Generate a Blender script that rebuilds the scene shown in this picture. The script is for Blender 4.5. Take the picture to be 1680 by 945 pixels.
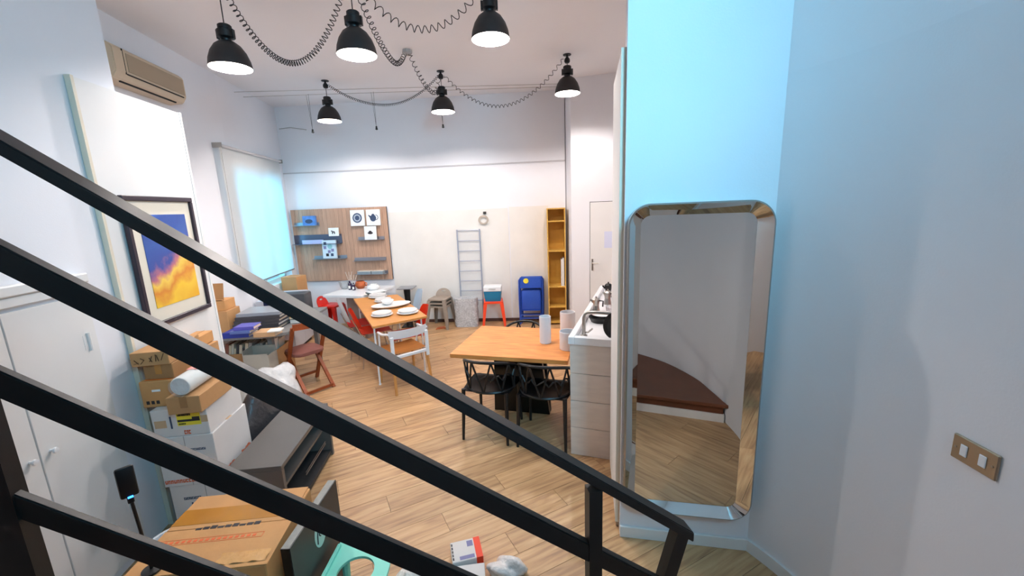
import bpy, bmesh, math, random
from mathutils import Vector, Matrix, Quaternion
random.seed(7)
for o in list(bpy.data.objects): bpy.data.objects.remove(o)
scene = bpy.context.scene
C = scene.collection

# ------------------------------------------------------------------ camera
FPX, PITCH, ROLL, CAMH = 667.0, math.radians(11.28), math.radians(-2.22), 2.0
_f = Vector((0, math.cos(PITCH), -math.sin(PITCH))); _u0 = Vector((0, math.sin(PITCH), math.cos(PITCH))); _r0 = Vector((1, 0, 0))
RT = math.cos(ROLL)*_r0 + math.sin(ROLL)*_u0
UP = -math.sin(ROLL)*_r0 + math.cos(ROLL)*_u0
FW = _f
EYE = Vector((0, 0, CAMH))
cam_data = bpy.data.cameras.new('camera'); cam = bpy.data.objects.new('camera', cam_data); C.objects.link(cam)
cam_data.sensor_width = 36; cam_data.lens = FPX/1680*36; cam_data.clip_start = 0.02
M = Matrix.Identity(4)
for i in range(3):
    M[i][0] = RT[i]; M[i][1] = UP[i]; M[i][2] = -FW[i]; M[i][3] = EYE[i]
cam.matrix_world = M
scene.camera = cam

# ------------------------------------------------------------------ world, daylight, exposure
w = bpy.data.worlds.new('world'); scene.world = w; w.use_nodes = True
w.node_tree.nodes['Background'].inputs[0].default_value = (0.35, 0.72, 1.0, 1)
w.node_tree.nodes['Background'].inputs[1].default_value = 0.6
vs = scene.view_settings
vs.view_transform = 'Standard'; vs.look = 'None'; vs.gamma = 1.0; vs.use_curve_mapping = False
vs.exposure = 0.52
LAMP_W = 49.0
LAMP_COL = (1.0, 0.925, 0.89)
DAY1, DAY2 = 34.0, 85.0

def area(name, loc, target, sx, sy, power, col):
    l = bpy.data.lights.new(name, 'AREA'); l.shape = 'RECTANGLE'; l.size = sx; l.size_y = sy; l.energy = power; l.color = col
    o = bpy.data.objects.new(name, l); C.objects.link(o); o.location = loc
    o.rotation_euler = (Vector(target)-Vector(loc)).to_track_quat('-Z', 'Y').to_euler()
    return o
# daylight behind the blind of the shop window and behind the high stair window
area('daylight_blind_window', (-4.55, 6.35, 1.9), (-2.0, 6.0, 1.6), 1.9, 2.0, DAY1, (0.08, 0.66, 1.0))
area('window_stair_offscreen', (1.12, -0.86, 3.12), (1.0, 2.0, 2.1), .95, 1.0, DAY2, (0.24, 0.70, 1.0)).data.spread = math.radians(130)

# ------------------------------------------------------------------ pixel helpers (direction only; distance comes from the plane)
def ray(px, py): return (px-840.0)*RT - (py-472.5)*UP + FPX*FW
def pz(px, py, z=0.0):
    d = ray(px, py); return EYE + d*((z-CAMH)/d.z)
def hit(px, py, p, d):           # vertical plane through p along horizontal d
    n = Vector((d[1], -d[0], 0)); r = ray(px, py); return EYE + r*(((Vector((p[0], p[1], 0))-Vector((0, 0, 0))).dot(n))/(r.dot(n)))
def at_depth(px, py, z): return EYE + ray(px, py)/FPX*z
def z_over(px, py, x, y):
    r = ray(px, py); t = (x*r.x+y*r.y)/(r.x**2+r.y**2); return CAMH + r.z*t

# ------------------------------------------------------------------ materials
def lin(c): return tuple(((v/255)/12.92 if v/255 <= .04045 else ((v/255+.055)/1.055)**2.4) for v in c)
MATS = {}
def mat(name, col, rough=.5, metal=0, var=0.0, scale=6, bump=0.0, bscale=60, stretch=None, trans=0, alpha=1, coat=0, rnd=0.0, col2=None, emit=0, ior=1.45):
    if name in MATS: return MATS[name]
    m = bpy.data.materials.new(name); m.use_nodes = True; nt = m.node_tree; N = nt.nodes; L = nt.links
    b = N['Principled BSDF']; c = lin(col)
    b.inputs['Base Color'].default_value = (*c, 1); b.inputs['Roughness'].default_value = rough; b.inputs['Metallic'].default_value = metal
    b.inputs['IOR'].default_value = ior
    b.inputs['Transmission Weight'].default_value = trans; b.inputs['Alpha'].default_value = alpha; b.inputs['Coat Weight'].default_value = coat
    if emit: b.inputs['Emission Color'].default_value = (*c, 1); b.inputs['Emission Strength'].default_value = emit
    tc = N.new('ShaderNodeTexCoord'); mp = N.new('ShaderNodeMapping'); L.new(tc.outputs['Object'], mp.inputs[0])
    if stretch: mp.inputs['Scale'].default_value = stretch
    oi = N.new('ShaderNodeObjectInfo')
    if var or rnd or col2:
        no = N.new('ShaderNodeTexNoise'); no.inputs['Scale'].default_value = scale; no.inputs['Detail'].default_value = 5; no.noise_dimensions = '4D'
        mu = N.new('ShaderNodeMath'); mu.operation = 'MULTIPLY'; mu.inputs[1].default_value = 50; L.new(oi.outputs['Random'], mu.inputs[0]); L.new(mu.outputs[0], no.inputs['W'])
        L.new(mp.outputs[0], no.inputs['Vector'])
        rp = N.new('ShaderNodeValToRGB'); L.new(no.outputs['Fac'], rp.inputs[0])
        d = lin(col2) if col2 else tuple(v*(1-var) for v in c)
        e = c if col2 else tuple(min(1, v*(1+var*.6)) for v in c)
        rp.color_ramp.elements[0].position = .32; rp.color_ramp.elements[1].position = .68
        rp.color_ramp.elements[0].color = (*d, 1); rp.color_ramp.elements[1].color = (*e, 1)
        src = rp.outputs[0]
        if rnd:
            hs = N.new('ShaderNodeHueSaturation'); mr = N.new('ShaderNodeMapRange'); mr.inputs[3].default_value = 1-rnd; mr.inputs[4].default_value = 1+rnd
            L.new(oi.outputs['Random'], mr.inputs[0]); L.new(mr.outputs[0], hs.inputs['Value']); L.new(src, hs.inputs['Color']); src = hs.outputs[0]
        L.new(src, b.inputs['Base Color'])
    if bump:
        nb = N.new('ShaderNodeTexNoise'); nb.inputs['Scale'].default_value = bscale; nb.inputs['Detail'].default_value = 4; L.new(mp.outputs[0], nb.inputs['Vector'])
        bp = N.new('ShaderNodeBump'); bp.inputs['Strength'].default_value = bump; bp.inputs['Distance'].default_value = .02; L.new(nb.outputs['Fac'], bp.inputs['Height']); L.new(bp.outputs[0], b.inputs['Normal'])
    MATS[name] = m; return m

wall_m = mat('wall_plaster', (236, 235, 239), .75, var=.03, scale=1.2, bump=.04, bscale=120)
wallfar_m = wall_m
patch_m = mat('unpainted_board', (232, 227, 221), .8, var=.07, scale=1.6, bump=.05, bscale=40)
ceil_m = mat('ceiling_paint', (238, 236, 238), .85, var=.02, scale=1)
stair_wall_m = wall_m
white_paint = mat('white_paint', (232, 230, 228), .45, var=.02, scale=3)
cream_m = mat('cream_trim', (226, 214, 194), .5, var=.04)
white_gloss = mat('white_gloss', (238, 238, 240), .25)
china_m = mat('white_china', (242, 240, 238), .15, coat=.3)
black_metal = mat('black_powder_coat', (15, 15, 16), .42, var=.1, scale=20, bump=.02, bscale=300)
black_plastic = mat('black_plastic', (20, 20, 22), .4)
black_lac = mat('black_lacquer', (16, 16, 18), .35)
dark_shade = mat('lamp_black', (38, 34, 34), .5)
shade_in = mat('lamp_white_inside', (250, 248, 244), .6)
chrome = mat('chrome', (200, 200, 204), .15, 1)
steel = mat('brushed_steel', (176, 172, 166), .32, 1)
mirror_m = mat('mirror_glass', (226, 226, 222), .01, 1)
card_m = mat('cardboard', (190, 142, 94), .75, var=.12, scale=4, bump=.05, bscale=30)
card_d = mat('cardboard_darker', (164, 118, 74), .75, var=.12, scale=4, bump=.05, bscale=30)
card_o = mat('cardboard_orange', (206, 150, 94), .7, var=.12, scale=5, bump=.05, bscale=30)
tape_m = mat('brown_packing_tape', (186, 124, 48), .2, var=.08, scale=9, coat=.4)
tape_p = mat('beige_tape', (206, 170, 132), .35)
wbox_m = mat('white_carton', (222, 216, 212), .6, var=.03)
print_o = mat('orange_print', (226, 104, 52), .6)
print_k = mat('black_print', (46, 40, 44), .6)
print_b = mat('blue_print', (58, 74, 104), .6)
print_v = mat('violet_print', (128, 126, 168), .6)
yellow_m = mat('yellow_label', (238, 218, 60), .5)
orange_lab = mat('orange_label', (255, 128, 38), .5)
paper_m = mat('paper', (238, 232, 222), .7, var=.03)
pages_m = mat('book_pages', (226, 206, 180), .75, var=.12, scale=40, stretch=(1, 1, 12))
tan_book = mat('tan_cover', (212, 166, 122), .6, var=.06)
dkgrey_m = mat('anthracite_laminate', (92, 88, 84), .45, var=.03)
dkin_m = mat('charcoal_inside', (44, 44, 46), .5)
dkport = mat('dark_portfolio', (66, 64, 68), .5, var=.1)
blue_book = mat('blue_book', (24, 52, 150), .35, var=.15, scale=8)
navy_m = mat('navy_case', (26, 36, 74), .45)
grey_desk = mat('grey_desk', (128, 126, 124), .5, var=.04)
red_pl = mat('red_plastic', (220, 40, 26), .35)
orange_pl = mat('orange_red_plastic', (240, 72, 36), .35)
taupe_pl = mat('taupe_plastic', (156, 140, 126), .5)
blue_pl = mat('blue_folding', (34, 74, 170), .4)
teal_pl = mat('petrol_plastic', (20, 112, 150), .45)
mint_m = mat('mint_plastic', (134, 222, 200), .4)
terracotta = mat('terracotta', (172, 84, 40), .55, var=.1)
ply_m = mat('orange_plywood', (206, 140, 74), .4, var=.12, scale=5, stretch=(1, 9, 1))
oakt_m = mat('oak_table_top', (236, 158, 86), .4, var=.16, scale=4, stretch=(1.2, 12, 6), col2=(206, 122, 60))
leg_wood = mat('beech_leg', (206, 146, 82), .45, var=.1, scale=6, stretch=(8, 8, 1))
brown_wood = mat('mahogany_wood', (150, 70, 30), .4, var=.2, scale=6, stretch=(6, 6, 1))
seat_cloth = mat('brown_leather_seat', (132, 78, 68), .6, var=.12)
bookcase_m = mat('yellow_birch', (216, 170, 80), .5, var=.12, scale=4, stretch=(8, 8, 1))
step_m = mat('brown_step_lacquer', (108, 62, 40), .45, var=.12, scale=5, bump=.02)
slat_m = mat('slat_wood', (186, 148, 124), .5, var=.16, scale=5, stretch=(14, 14, 1), rnd=.06)
whiteboard_wood = mat('whitewashed_board', (226, 214, 204), .5, var=.06, scale=4, stretch=(2, 2, 9), rnd=.02)
canister_m = mat('matt_white_canister', (224, 222, 224), .55)
plastic_film = mat('plastic_film', (240, 241, 244), .2, alpha=.24, bump=.6, bscale=14)
bubble_m = mat('bubble_wrap', (206, 206, 208), .2, var=.25, scale=40, bump=1.0, bscale=70, coat=.5)
crumple_m = mat('crumpled_plastic_bag', (212, 208, 206), .3, var=.2, scale=9, bump=.9, bscale=16)
darkbag_m = mat('black_bin_bag', (58, 56, 58), .25, bump=.9, bscale=12)
ac_m = mat('aged_ac_plastic', (206, 186, 160), .5, var=.03)
ac_d = mat('ac_grille', (168, 148, 124), .55)
dark_slot = mat('dark_slot', (30, 26, 24), .7)
copper_m = mat('copper_pot', (206, 104, 70), .35, .4)
nickel_m = mat('brushed_nickel_plate', (176, 156, 132), .35, .6)
glass_m = mat('clear_glass', (235, 245, 248), .03, trans=.9, alpha=.6)
blue_led = mat('blue_led', (40, 120, 255), .4, emit=6)
bulb_m = mat('lit_bulb', (255, 240, 216), .4, emit=14)
tread_brown = step_m

def floor_mat():
    m = bpy.data.materials.new('oak_plank'); m.use_nodes = True; nt = m.node_tree; N = nt.nodes; L = nt.links; b = N['Principled BSDF']
    tc = N.new('ShaderNodeTexCoord'); oi = N.new('ShaderNodeObjectInfo'); mp = N.new('ShaderNodeMapping'); mp.inputs['Scale'].default_value = (1.3, 16, 1)
    L.new(tc.outputs['Object'], mp.inputs[0])
    mu = N.new('ShaderNodeMath'); mu.operation = 'MULTIPLY'; mu.inputs[1].default_value = 90; L.new(oi.outputs['Random'], mu.inputs[0])
    n1 = N.new('ShaderNodeTexNoise'); n1.noise_dimensions = '4D'; n1.inputs['Scale'].default_value = 2.2; n1.inputs['Detail'].default_value = 7; n1.inputs['Distortion'].default_value = .6
    L.new(mp.outputs[0], n1.inputs['Vector']); L.new(mu.outputs[0], n1.inputs['W'])
    rp = N.new('ShaderNodeValToRGB'); e = rp.color_ramp.elements
    e[0].position = .28; e[0].color = (*lin((153, 112, 78)), 1); e[1].position = .72; e[1].color = (*lin((214, 176, 132)), 1)
    e2 = e.new(.5); e2.color = (*lin((196, 154, 110)), 1)
    L.new(n1.outputs['Fac'], rp.inputs[0])
    hs = N.new('ShaderNodeHueSaturation'); mr = N.new('ShaderNodeMapRange'); mr.inputs[3].default_value = .86; mr.inputs[4].default_value = 1.1
    L.new(oi.outputs['Random'], mr.inputs[0]); L.new(mr.outputs[0], hs.inputs['Value']); L.new(rp.outputs[0], hs.inputs['Color'])
    L.new(hs.outputs[0], b.inputs['Base Color']); b.inputs['Roughness'].default_value = .42
    bp = N.new('ShaderNodeBump'); bp.inputs['Strength'].default_value = .06; bp.inputs['Distance'].default_value = .01; L.new(n1.outputs['Fac'], bp.inputs['Height']); L.new(bp.outputs[0], b.inputs['Normal'])
    return m
plank_m = floor_mat()
gap_m = mat('floor_joint', (104, 78, 56), .8)

def blind_mat():
    m = bpy.data.materials.new('blind_fabric'); m.use_nodes = True; N = m.node_tree.nodes; L = m.node_tree.links
    b = N['Principled BSDF']; b.inputs['Base Color'].default_value = (*lin((226, 220, 214)), 1); b.inputs['Roughness'].default_value = .8
    t = N.new('ShaderNodeBsdfTranslucent'); t.inputs[0].default_value = (*lin((225, 235, 238)), 1)
    mx = N.new('ShaderNodeMixShader'); mx.inputs[0].default_value = .45
    L.new(b.outputs[0], mx.inputs[1]); L.new(t.outputs[0], mx.inputs[2]); L.new(mx.outputs[0], N['Material Output'].inputs[0]); return m
blind_m = blind_mat()

def painting_mat():
    m = bpy.data.materials.new('painting_print'); m.use_nodes = True; N = m.node_tree.nodes; L = m.node_tree.links; b = N['Principled BSDF']; b.inputs['Roughness'].default_value = .3
    tc = N.new('ShaderNodeTexCoord'); sp = N.new('ShaderNodeSeparateXYZ'); L.new(tc.outputs['Object'], sp.inputs[0])
    no = N.new('ShaderNodeTexNoise'); no.inputs['Scale'].default_value = 5; no.inputs['Detail'].default_value = 6; L.new(tc.outputs['Object'], no.inputs['Vector'])
    # generic gradient: blue above, yellow below, slanted
    ma = N.new('ShaderNodeMath'); ma.operation = 'MULTIPLY_ADD'; ma.inputs[1].default_value = 1.25; ma.inputs[2].default_value = .5; L.new(sp.outputs['Z'], ma.inputs[0])
    mb = N.new('ShaderNodeMath'); mb.operation = 'MULTIPLY_ADD'; mb.inputs[1].default_value = -.5; L.new(sp.outputs['X'], mb.inputs[0]); L.new(ma.outputs[0], mb.inputs[2])
    mc = N.new('ShaderNodeMath'); mc.operation = 'MULTIPLY_ADD'; mc.inputs[1].default_value = .45; L.new(no.outputs['Fac'], mc.inputs[0]); L.new(mb.outputs[0], mc.inputs[2])
    md = N.new('ShaderNodeMath'); md.operation = 'SUBTRACT'; md.inputs[1].default_value = .22; L.new(mc.outputs[0], md.inputs[0])
    rp = N.new('ShaderNodeValToRGB'); e = rp.color_ramp.elements; e[0].position = 0; e[0].color = (*lin((232, 170, 30)), 1); e[1].position = 1; e[1].color = (*lin((36, 96, 190)), 1)
    for p, c in ((.2, (240, 196, 50)), (.32, (214, 130, 40)), (.42, (236, 200, 80)), (.48, (190, 110, 120)), (.54, (40, 70, 150)), (.68, (44, 84, 160)), (.8, (30, 70, 150))):
        x = e.new(p); x.color = (*lin(c), 1)
    L.new(md.outputs[0], rp.inputs[0]); L.new(rp.outputs[0], b.inputs['Base Color']); return m
painting_m = painting_mat()

# ------------------------------------------------------------------ mesh helpers
def rotz(a): return Matrix.Rotation(a, 4, 'Z')
class MB:
    def __init__(s): s.bm = bmesh.new()
    def _x(s, vs, M):
        if M is not None:
            for v in vs: v.co = M @ v.co
    def box(s, x0, x1, y0, y1, z0, z1, M=None, bev=0, seg=1):
        v = [s.bm.verts.new(p) for p in ((x0, y0, z0), (x1, y0, z0), (x1, y1, z0), (x0, y1, z0), (x0, y0, z1), (x1, y0, z1), (x1, y1, z1), (x0, y1, z1))]
        fs = [s.bm.faces.new([v[i] for i in f]) for f in ((0, 3, 2, 1), (4, 5, 6, 7), (0, 1, 5, 4), (1, 2, 6, 5), (2, 3, 7, 6), (3, 0, 4, 7))]
        s._x(v, M)
        if bev:
            es = list({e for f in fs for e in f.edges})
            bmesh.ops.bevel(s.bm, geom=es, offset=bev, segments=seg, affect='EDGES', profile=.5)
        return s
    def prism(s, pts, z0, z1, M=None, bev=0):
        a = [s.bm.verts.new((p[0], p[1], z0)) for p in pts]; b = [s.bm.verts.new((p[0], p[1], z1)) for p in pts]
        n = len(pts); fs = [s.bm.faces.new(a[::-1]), s.bm.faces.new(b)]
        for i in range(n): fs.append(s.bm.faces.new((a[i], a[(i+1) % n], b[(i+1) % n], b[i])))
        s._x(a+b, M)
        if bev:
            es = list({e for f in fs[:2] for e in f.edges}); bmesh.ops.bevel(s.bm, geom=es, offset=bev, segments=2, affect='EDGES', profile=.5)
        return s
    def lathe(s, prof, n=24, M=None, ang=2*math.pi):
        rings = []; full = abs(ang-2*math.pi) < 1e-6; k = n if full else n+1; allv = []
        for r, z in prof:
            if r < 1e-5:
                v = s.bm.verts.new((0, 0, z)); rings.append([v]); allv.append(v)
            else:
                rg = [s.bm.verts.new((r*math.cos(ang*i/n), r*math.sin(ang*i/n), z)) for i in range(k)]; rings.append(rg); allv += rg
        for A, B in zip(rings, rings[1:]):
            for i in range(n):
                j = (i+1) % k
                if len(A) == 1 and len(B) == 1: continue
                if len(A) == 1: s.bm.faces.new((A[0], B[i], B[j]))
                elif len(B) == 1: s.bm.faces.new((A[i], A[j], B[0]))
                else: s.bm.faces.new((A[i], A[j], B[j], B[i]))
        s._x(allv, M); return s
    def tube(s, pts, r, n=8, M=None, closed=False, r2=None):
        pts = [Vector(p) for p in pts]; rings = []; m = len(pts); up = None; allv = []
        for i, p in enumerate(pts):
            if closed: t = pts[(i+1) % m]-pts[i-1]
            else: t = pts[min(i+1, m-1)]-pts[max(i-1, 0)]
            t.normalize()
            if up is None: up = Vector((0, 0, 1)) if abs(t.z) < .9 else Vector((1, 0, 0))
            a = t.cross(up).normalized(); up2 = a.cross(t).normalized(); up = up2
            rr = r if not r2 else r+(r2-r)*i/max(1, m-1)
            rg = [s.bm.verts.new(p+a*rr*math.cos(2*math.pi*k/n)+up2*rr*math.sin(2*math.pi*k/n)) for k in range(n)]; rings.append(rg); allv += rg
        prs = list(zip(rings, rings[1:])) + ([(rings[-1], rings[0])] if closed else [])
        for A, B in prs:
            for k in range(n): s.bm.faces.new((A[k], A[(k+1) % n], B[(k+1) % n], B[k]))
        if not closed: s.bm.faces.new(rings[0][::-1]); s.bm.faces.new(rings[-1])
        s._x(allv, M); return s
    def bar(s, p, q, w, h, up=(0, 0, 1)):
        p = Vector(p); q = Vector(q); t = (q-p).normalized(); a = t.cross(Vector(up)).normalized(); b = a.cross(t).normalized(); L = (q-p).length
        Mx = Matrix.Identity(4)
        for i in range(3): Mx[i][0] = t[i]; Mx[i][1] = a[i]; Mx[i][2] = b[i]; Mx[i][3] = p[i]
        return s.box(0, L, -w/2, w/2, -h/2, h/2, Mx)
    def sheet(s, grid, th=None):
        V = [[s.bm.verts.new(p) for p in row] for row in grid]
        for i in range(len(V)-1):
            for j in range(len(V[0])-1): s.bm.faces.new((V[i][j], V[i][j+1], V[i+1][j+1], V[i+1][j]))
        if th: bmesh.ops.solidify(s.bm, geom=s.bm.faces[:], thickness=th)
        return s
    def quad(s, pts): s.bm.faces.new([s.bm.verts.new(p) for p in pts]); return s
    def mesh(s, name, smooth=False, ang=35):
        bmesh.ops.recalc_face_normals(s.bm, faces=s.bm.faces[:])
        me = bpy.data.meshes.new(name); s.bm.to_mesh(me); s.bm.free()
        if smooth:
            me.polygons.foreach_set('use_smooth', [True]*len(me.polygons))
            me.set_sharp_from_angle(angle=math.radians(ang))
        return me
    def build(s, name, m, parent=None, smooth=False, ang=35, M=None):
        me = s.mesh(name, smooth, ang); me.materials.append(m)
        o = bpy.data.objects.new(name, me); C.objects.link(o)
        if M is not None: o.matrix_world = M
        if parent is not None: o.parent = parent
        return o
def thing(name, label, cat, loc=(0, 0, 0), rz=0, group=None, M=None):
    o = bpy.data.objects.new(name, None); C.objects.link(o); o.empty_display_size = .1
    if M is not None: o.matrix_world = M
    else: o.location = loc; o.rotation_euler = (0, 0, rz)
    o['label'] = label; o['category'] = cat
    if group: o['group'] = group
    return o
def tag(o, label, cat, group=None):
    o['label'] = label; o['category'] = cat
    if group: o['group'] = group
    return o
def struct(o, label=None):
    o['kind'] = 'structure'
    if label: o['label'] = label
    return o
def kid(name, me, m, parent, loc=(0, 0, 0), rot=(0, 0, 0)):
    o = bpy.data.objects.new(name, me); C.objects.link(o); o.parent = parent; o.location = loc; o.rotation_euler = rot
    if not me.materials: me.materials.append(m)
    return o
def copy_tree(o, parent=None):
    c = o.copy(); C.objects.link(c); c.parent = parent
    for ch in list(o.children): copy_tree(ch, c)
    return c
def frame(p, xdir):              # matrix: local x along horizontal xdir, z up, origin p
    x = Vector((xdir[0], xdir[1], 0)).normalized(); y = Vector((-x.y, x.x, 0)); Mx = Matrix.Identity(4)
    for i in range(3): Mx[i][0] = x[i]; Mx[i][1] = y[i]; Mx[i][2] = (0, 0, 1)[i]; Mx[i][3] = p[i]
    return Mx
def wallbox(name, a, b, z0, z1, th, m, kind=True):   # wall from a to b, thickness to the LEFT of a->b
    L = math.hypot(b[0]-a[0], b[1]-a[1]); Mx = frame((a[0], a[1], 0), (b[0]-a[0], b[1]-a[1]))
    o = MB().box(0, L, 0, th, z0, z1).build(name, m, M=Mx)
    if kind: struct(o)
    return o, Mx, L

# ------------------------------------------------------------------ room geometry
CZ = 3.8
LD = Vector((math.sin(math.radians(-7.34)), math.cos(math.radians(-7.34)), 0)); LN = Vector((LD.y, -LD.x, 0))   # left wall direction, normal into room
FD = Vector((math.cos(math.radians(4.8)), -math.sin(math.radians(4.8)), 0)); FN = Vector((-math.sin(math.radians(4.8)), -math.cos(math.radians(4.8)), 0))
NW0 = Vector((-2.335, 2.372, 0))                  # point on the near left wall front
CORN = Vector((-3.9, 7.36, 0))                    # far left corner
FARP = Vector((-.9, 7.108, 0))
def near_at(y, off=0): t = (y-NW0.y)/LD.y; return NW0 + LD*t + LN*off
def ac_at(y, off=0): t = (y-CORN.y)/LD.y; return CORN + LD*t + LN*off
def far_at(x, off=0): t = (x-CORN.x)/FD.x; return CORN + FD*t + FN*off
MWA = Vector((0.602, 2.148, 0)); MWB = Vector((1.302, 2.009, 0)); MD = (MWB-MWA).normalized(); MN = Vector((MD.y, -MD.x, 0))
if MN.y > 0: MN = -MN

# floor slab + planks
fl = struct(MB().prism([(-4.6, -2.2), (2.8, -2.2), (2.8, 7.8), (-4.6, 7.8)], -.12, -.016).build('floor', gap_m), 'oak laminate plank floor')
PA = math.radians(27); pu = Vector((math.cos(PA), math.sin(PA), 0)); pv = Vector((-pu.y, pu.x, 0)); PW, PL = .181, 1.25
room_poly = [(-2.2, -.2), (1.45, -.2), (1.45, 2.0), (.72, 2.2), (1.9, 2.4), (2.1, 6.1), (.98, 6.4), (.95, 6.96), (-3.9, 7.38), (-3.38, 3.25), (-2.45, 3.25), (-2.0, -.2)]
def inside(p):
    c = False; n = len(room_poly)
    for i in range(n):
        a, b = room_poly[i], room_poly[(i+1) % n]
        if (a[1] > p[1]) != (b[1] > p[1]) and p[0] < (b[0]-a[0])*(p[1]-a[1])/(b[1]-a[1])+a[0]: c = not c
    return c
pm = MB().box(-PL/2+.0012, PL/2-.0012, -PW/2+.0012, PW/2-.0012, -.016, 0).mesh('plank'); pm.materials.append(plank_m)
o0 = pu*(-.961-0)+pv*0
base = Vector((-.961, 2.576, 0)); bu, bv = base.dot(pu), base.dot(pv)
for r in range(-40, 50):
    vv = bv + (r-.5)*PW
    sh = {0: 0}.get(r, ((r*0.381) % 1.0)*PL)
    for k in range(-8, 9):
        uu = bu + sh + (k+.5)*PL
        pts = [pu*(uu+a*PL*.5)+pv*(vv+b*PW*.5) for a in (-1, -.5, 0, .5, 1) for b in (-1, 1)]
        if any(inside(p) for p in pts):
            o = bpy.data.objects.new('plank', pm); C.objects.link(o); o.parent = fl; cpos = pu*uu+pv*vv; o.location = cpos; o.rotation_euler = (0, 0, PA)

struct(MB().box(-4.6, 2.8, -2.2, 7.8, CZ, CZ+.1).build('ceiling', ceil_m))
# near left wall (cupboard wall)
a = near_at(-1.3, -.03); b = near_at(2.73, -.03)
wl, wlM, wlL = wallbox('wall_left', a, b, 0, CZ, .2, wall_m)
# return and window wall
b2 = ac_at(2.80)
wallbox('wall_return', near_at(2.73, -.03)-LN*.2, b2-LN*.1, 0, CZ, .12, wall_m)
WY0, WY1, WZ0, WZ1 = 5.62, 7.12, .92, 2.62
def acseg(name, y0, y1, z0, z1): return wallbox(name, ac_at(y0), ac_at(y1), z0, z1, .22, wall_m)[0]
ws = acseg('wall_window', 2.6, WY0, 0, CZ)
for i, (y0, y1, z0, z1) in enumerate(((WY1, 7.5, 0, CZ), (WY0, WY1, 0, WZ0), (WY0, WY1, WZ1, CZ))):
    o = MB().box(0, (ac_at(y1)-ac_at(y0)).length, 0, .22, z0, z1).build('wall_piece', wall_m, M=frame(ac_at(y0), LD)); o.parent = ws; o.matrix_parent_inverse = ws.matrix_world.inverted()
# window with frame and pane
wM = frame(ac_at(WY0), LD); WL = (ac_at(WY1)-ac_at(WY0)).length
win = struct(MB().box(0, WL, .10, .15, WZ0, WZ0+.06).box(0, WL, .10, .15, WZ1-.06, WZ1).box(0, .06, .10, .15, WZ0, WZ1).box(WL-.06, WL, .10, .15, WZ0, WZ1).box(WL/2-.04, WL/2+.04, .10, .15, WZ0, WZ1).build('window_1', white_paint, M=wM), 'white window frame behind the roller blind')
# far wall
fa = far_at(-4.15); fb = far_at(.952)
wf, wfM, wfL = wallbox('wall_far', fa, fb, 0, CZ, .2, wallfar_m)
tr = struct(MB().box(.25, wfL, -.012, 0, 2.705, 2.725).build('trim_1', mat('grey_trim', (196, 192, 194), .6), M=wfM), 'thin picture rail across the far wall')
bb = struct(MB().box(1.9, wfL-.3, -.014, 0, 0, .055).build('baseboard_far', mat('dark_skirting', (92, 62, 52), .6), M=wfM), 'low dark skirting at the far wall')
# unpainted boards on the far wall
for x0, x1, z1 in ((-2.1, -.02, 1.985), (.0, .66, 2.0)):
    p = far_at(x0); L = (far_at(x1)-p).length
    o = MB().box(0, L, -.008, 0, .056, z1).build('wall_panel', patch_m, M=frame(p, FD)); o.parent = wf; o.matrix_parent_inverse = wf.matrix_world.inverted()
# kitchen side: thin return, kitchen wall with door, side wall
K0 = Vector((.962, 6.38, 0)); K1 = Vector((2.35, 5.96, 0)); KD = (K1-K0).normalized()
wallbox('wall_kitchen_return', fb-FN*.15, K0, 0, CZ, .1, wall_m)
wk, wkM, wkL = wallbox('wall_kitchen', K0, K1, 0, CZ, .15, wall_m)
wallbox('wall_kitchen_side', (2.2, 6.2), (1.75, 1.95), 0, CZ, .15, wall_m)
MBK = MWB+MD*.5
# mirror wall (slab) and its end
o = MB().prism([tuple(MWA[:2]), tuple((MWA+MD*1.35)[:2]), tuple((MWA+MD*1.35-MN*.12)[:2]), tuple((MWA-MN*.12)[:2])], 0, CZ).build('wall_mirror', stair_wall_m); struct(o)
# curved stair wall
ctrl = [(1.302, 2.009), (1.384, 1.83), (1.448, 1.58), (1.472, 1.28), (1.452, .95), (1.39, .67), (1.31, .44), (1.21, .2), (1.07, -.08), (.77, -.43), (.40, -.66), (-.05, -.86), (-.3, -.92)]
def spline(P, n=6):
    out = []
    for i in range(len(P)-1):
        p0 = Vector(P[max(i-1, 0)]); p1 = Vector(P[i]); p2 = Vector(P[i+1]); p3 = Vector(P[min(i+2, len(P)-1)])
        for k in range(n):
            t = k/n; out.append(.5*((2*p1)+(-p0+p2)*t+(2*p0-5*p1+4*p2-p3)*t*t+(-p0+3*p1-3*p2+p3)*t**3))
    out.append(Vector(P[-1])); return out
cw = spline(ctrl)
def offset_curve(P, d):
    out = []
    for i, p in enumerate(P):
        t = (P[min(i+1, len(P)-1)]-P[max(i-1, 0)]).normalized(); out.append(Vector((p.x+t.y*d, p.y-t.x*d)))
    return out
def strip_wall(name, P, d0, d1, z0, z1, m):
    A = offset_curve(P, d0); B = offset_curve(P, d1); mb = MB(); bm = mb.bm; vs = []
    for p, q in zip(A, B): vs.append([bm.verts.new((p.x, p.y, z0)), bm.verts.new((p.x, p.y, z1)), bm.verts.new((q.x, q.y, z1)), bm.verts.new((q.x, q.y, z0))])
    for u, v in zip(vs, vs[1:]):
        for k in range(4): bm.faces.new((u[k], v[k], v[(k+1) % 4], u[(k+1) % 4]))
    bm.faces.new(vs[0]); bm.faces.new(vs[-1][::-1])
    return struct(mb.build(name, m, smooth=True, ang=50))
wr_ = strip_wall('wall_right', cw, 0, -.14, 0, 2.55, stair_wall_m)
for P_, z0_, z1_ in ((cw[:49], 2.55, CZ), (cw[60:], 2.55, CZ), (cw[48:61], 3.62, CZ)):
    o = strip_wall('wall_piece', P_, 0, -.14, z0_, z1_, stair_wall_m); del o['kind']; o.parent = wr_
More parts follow.
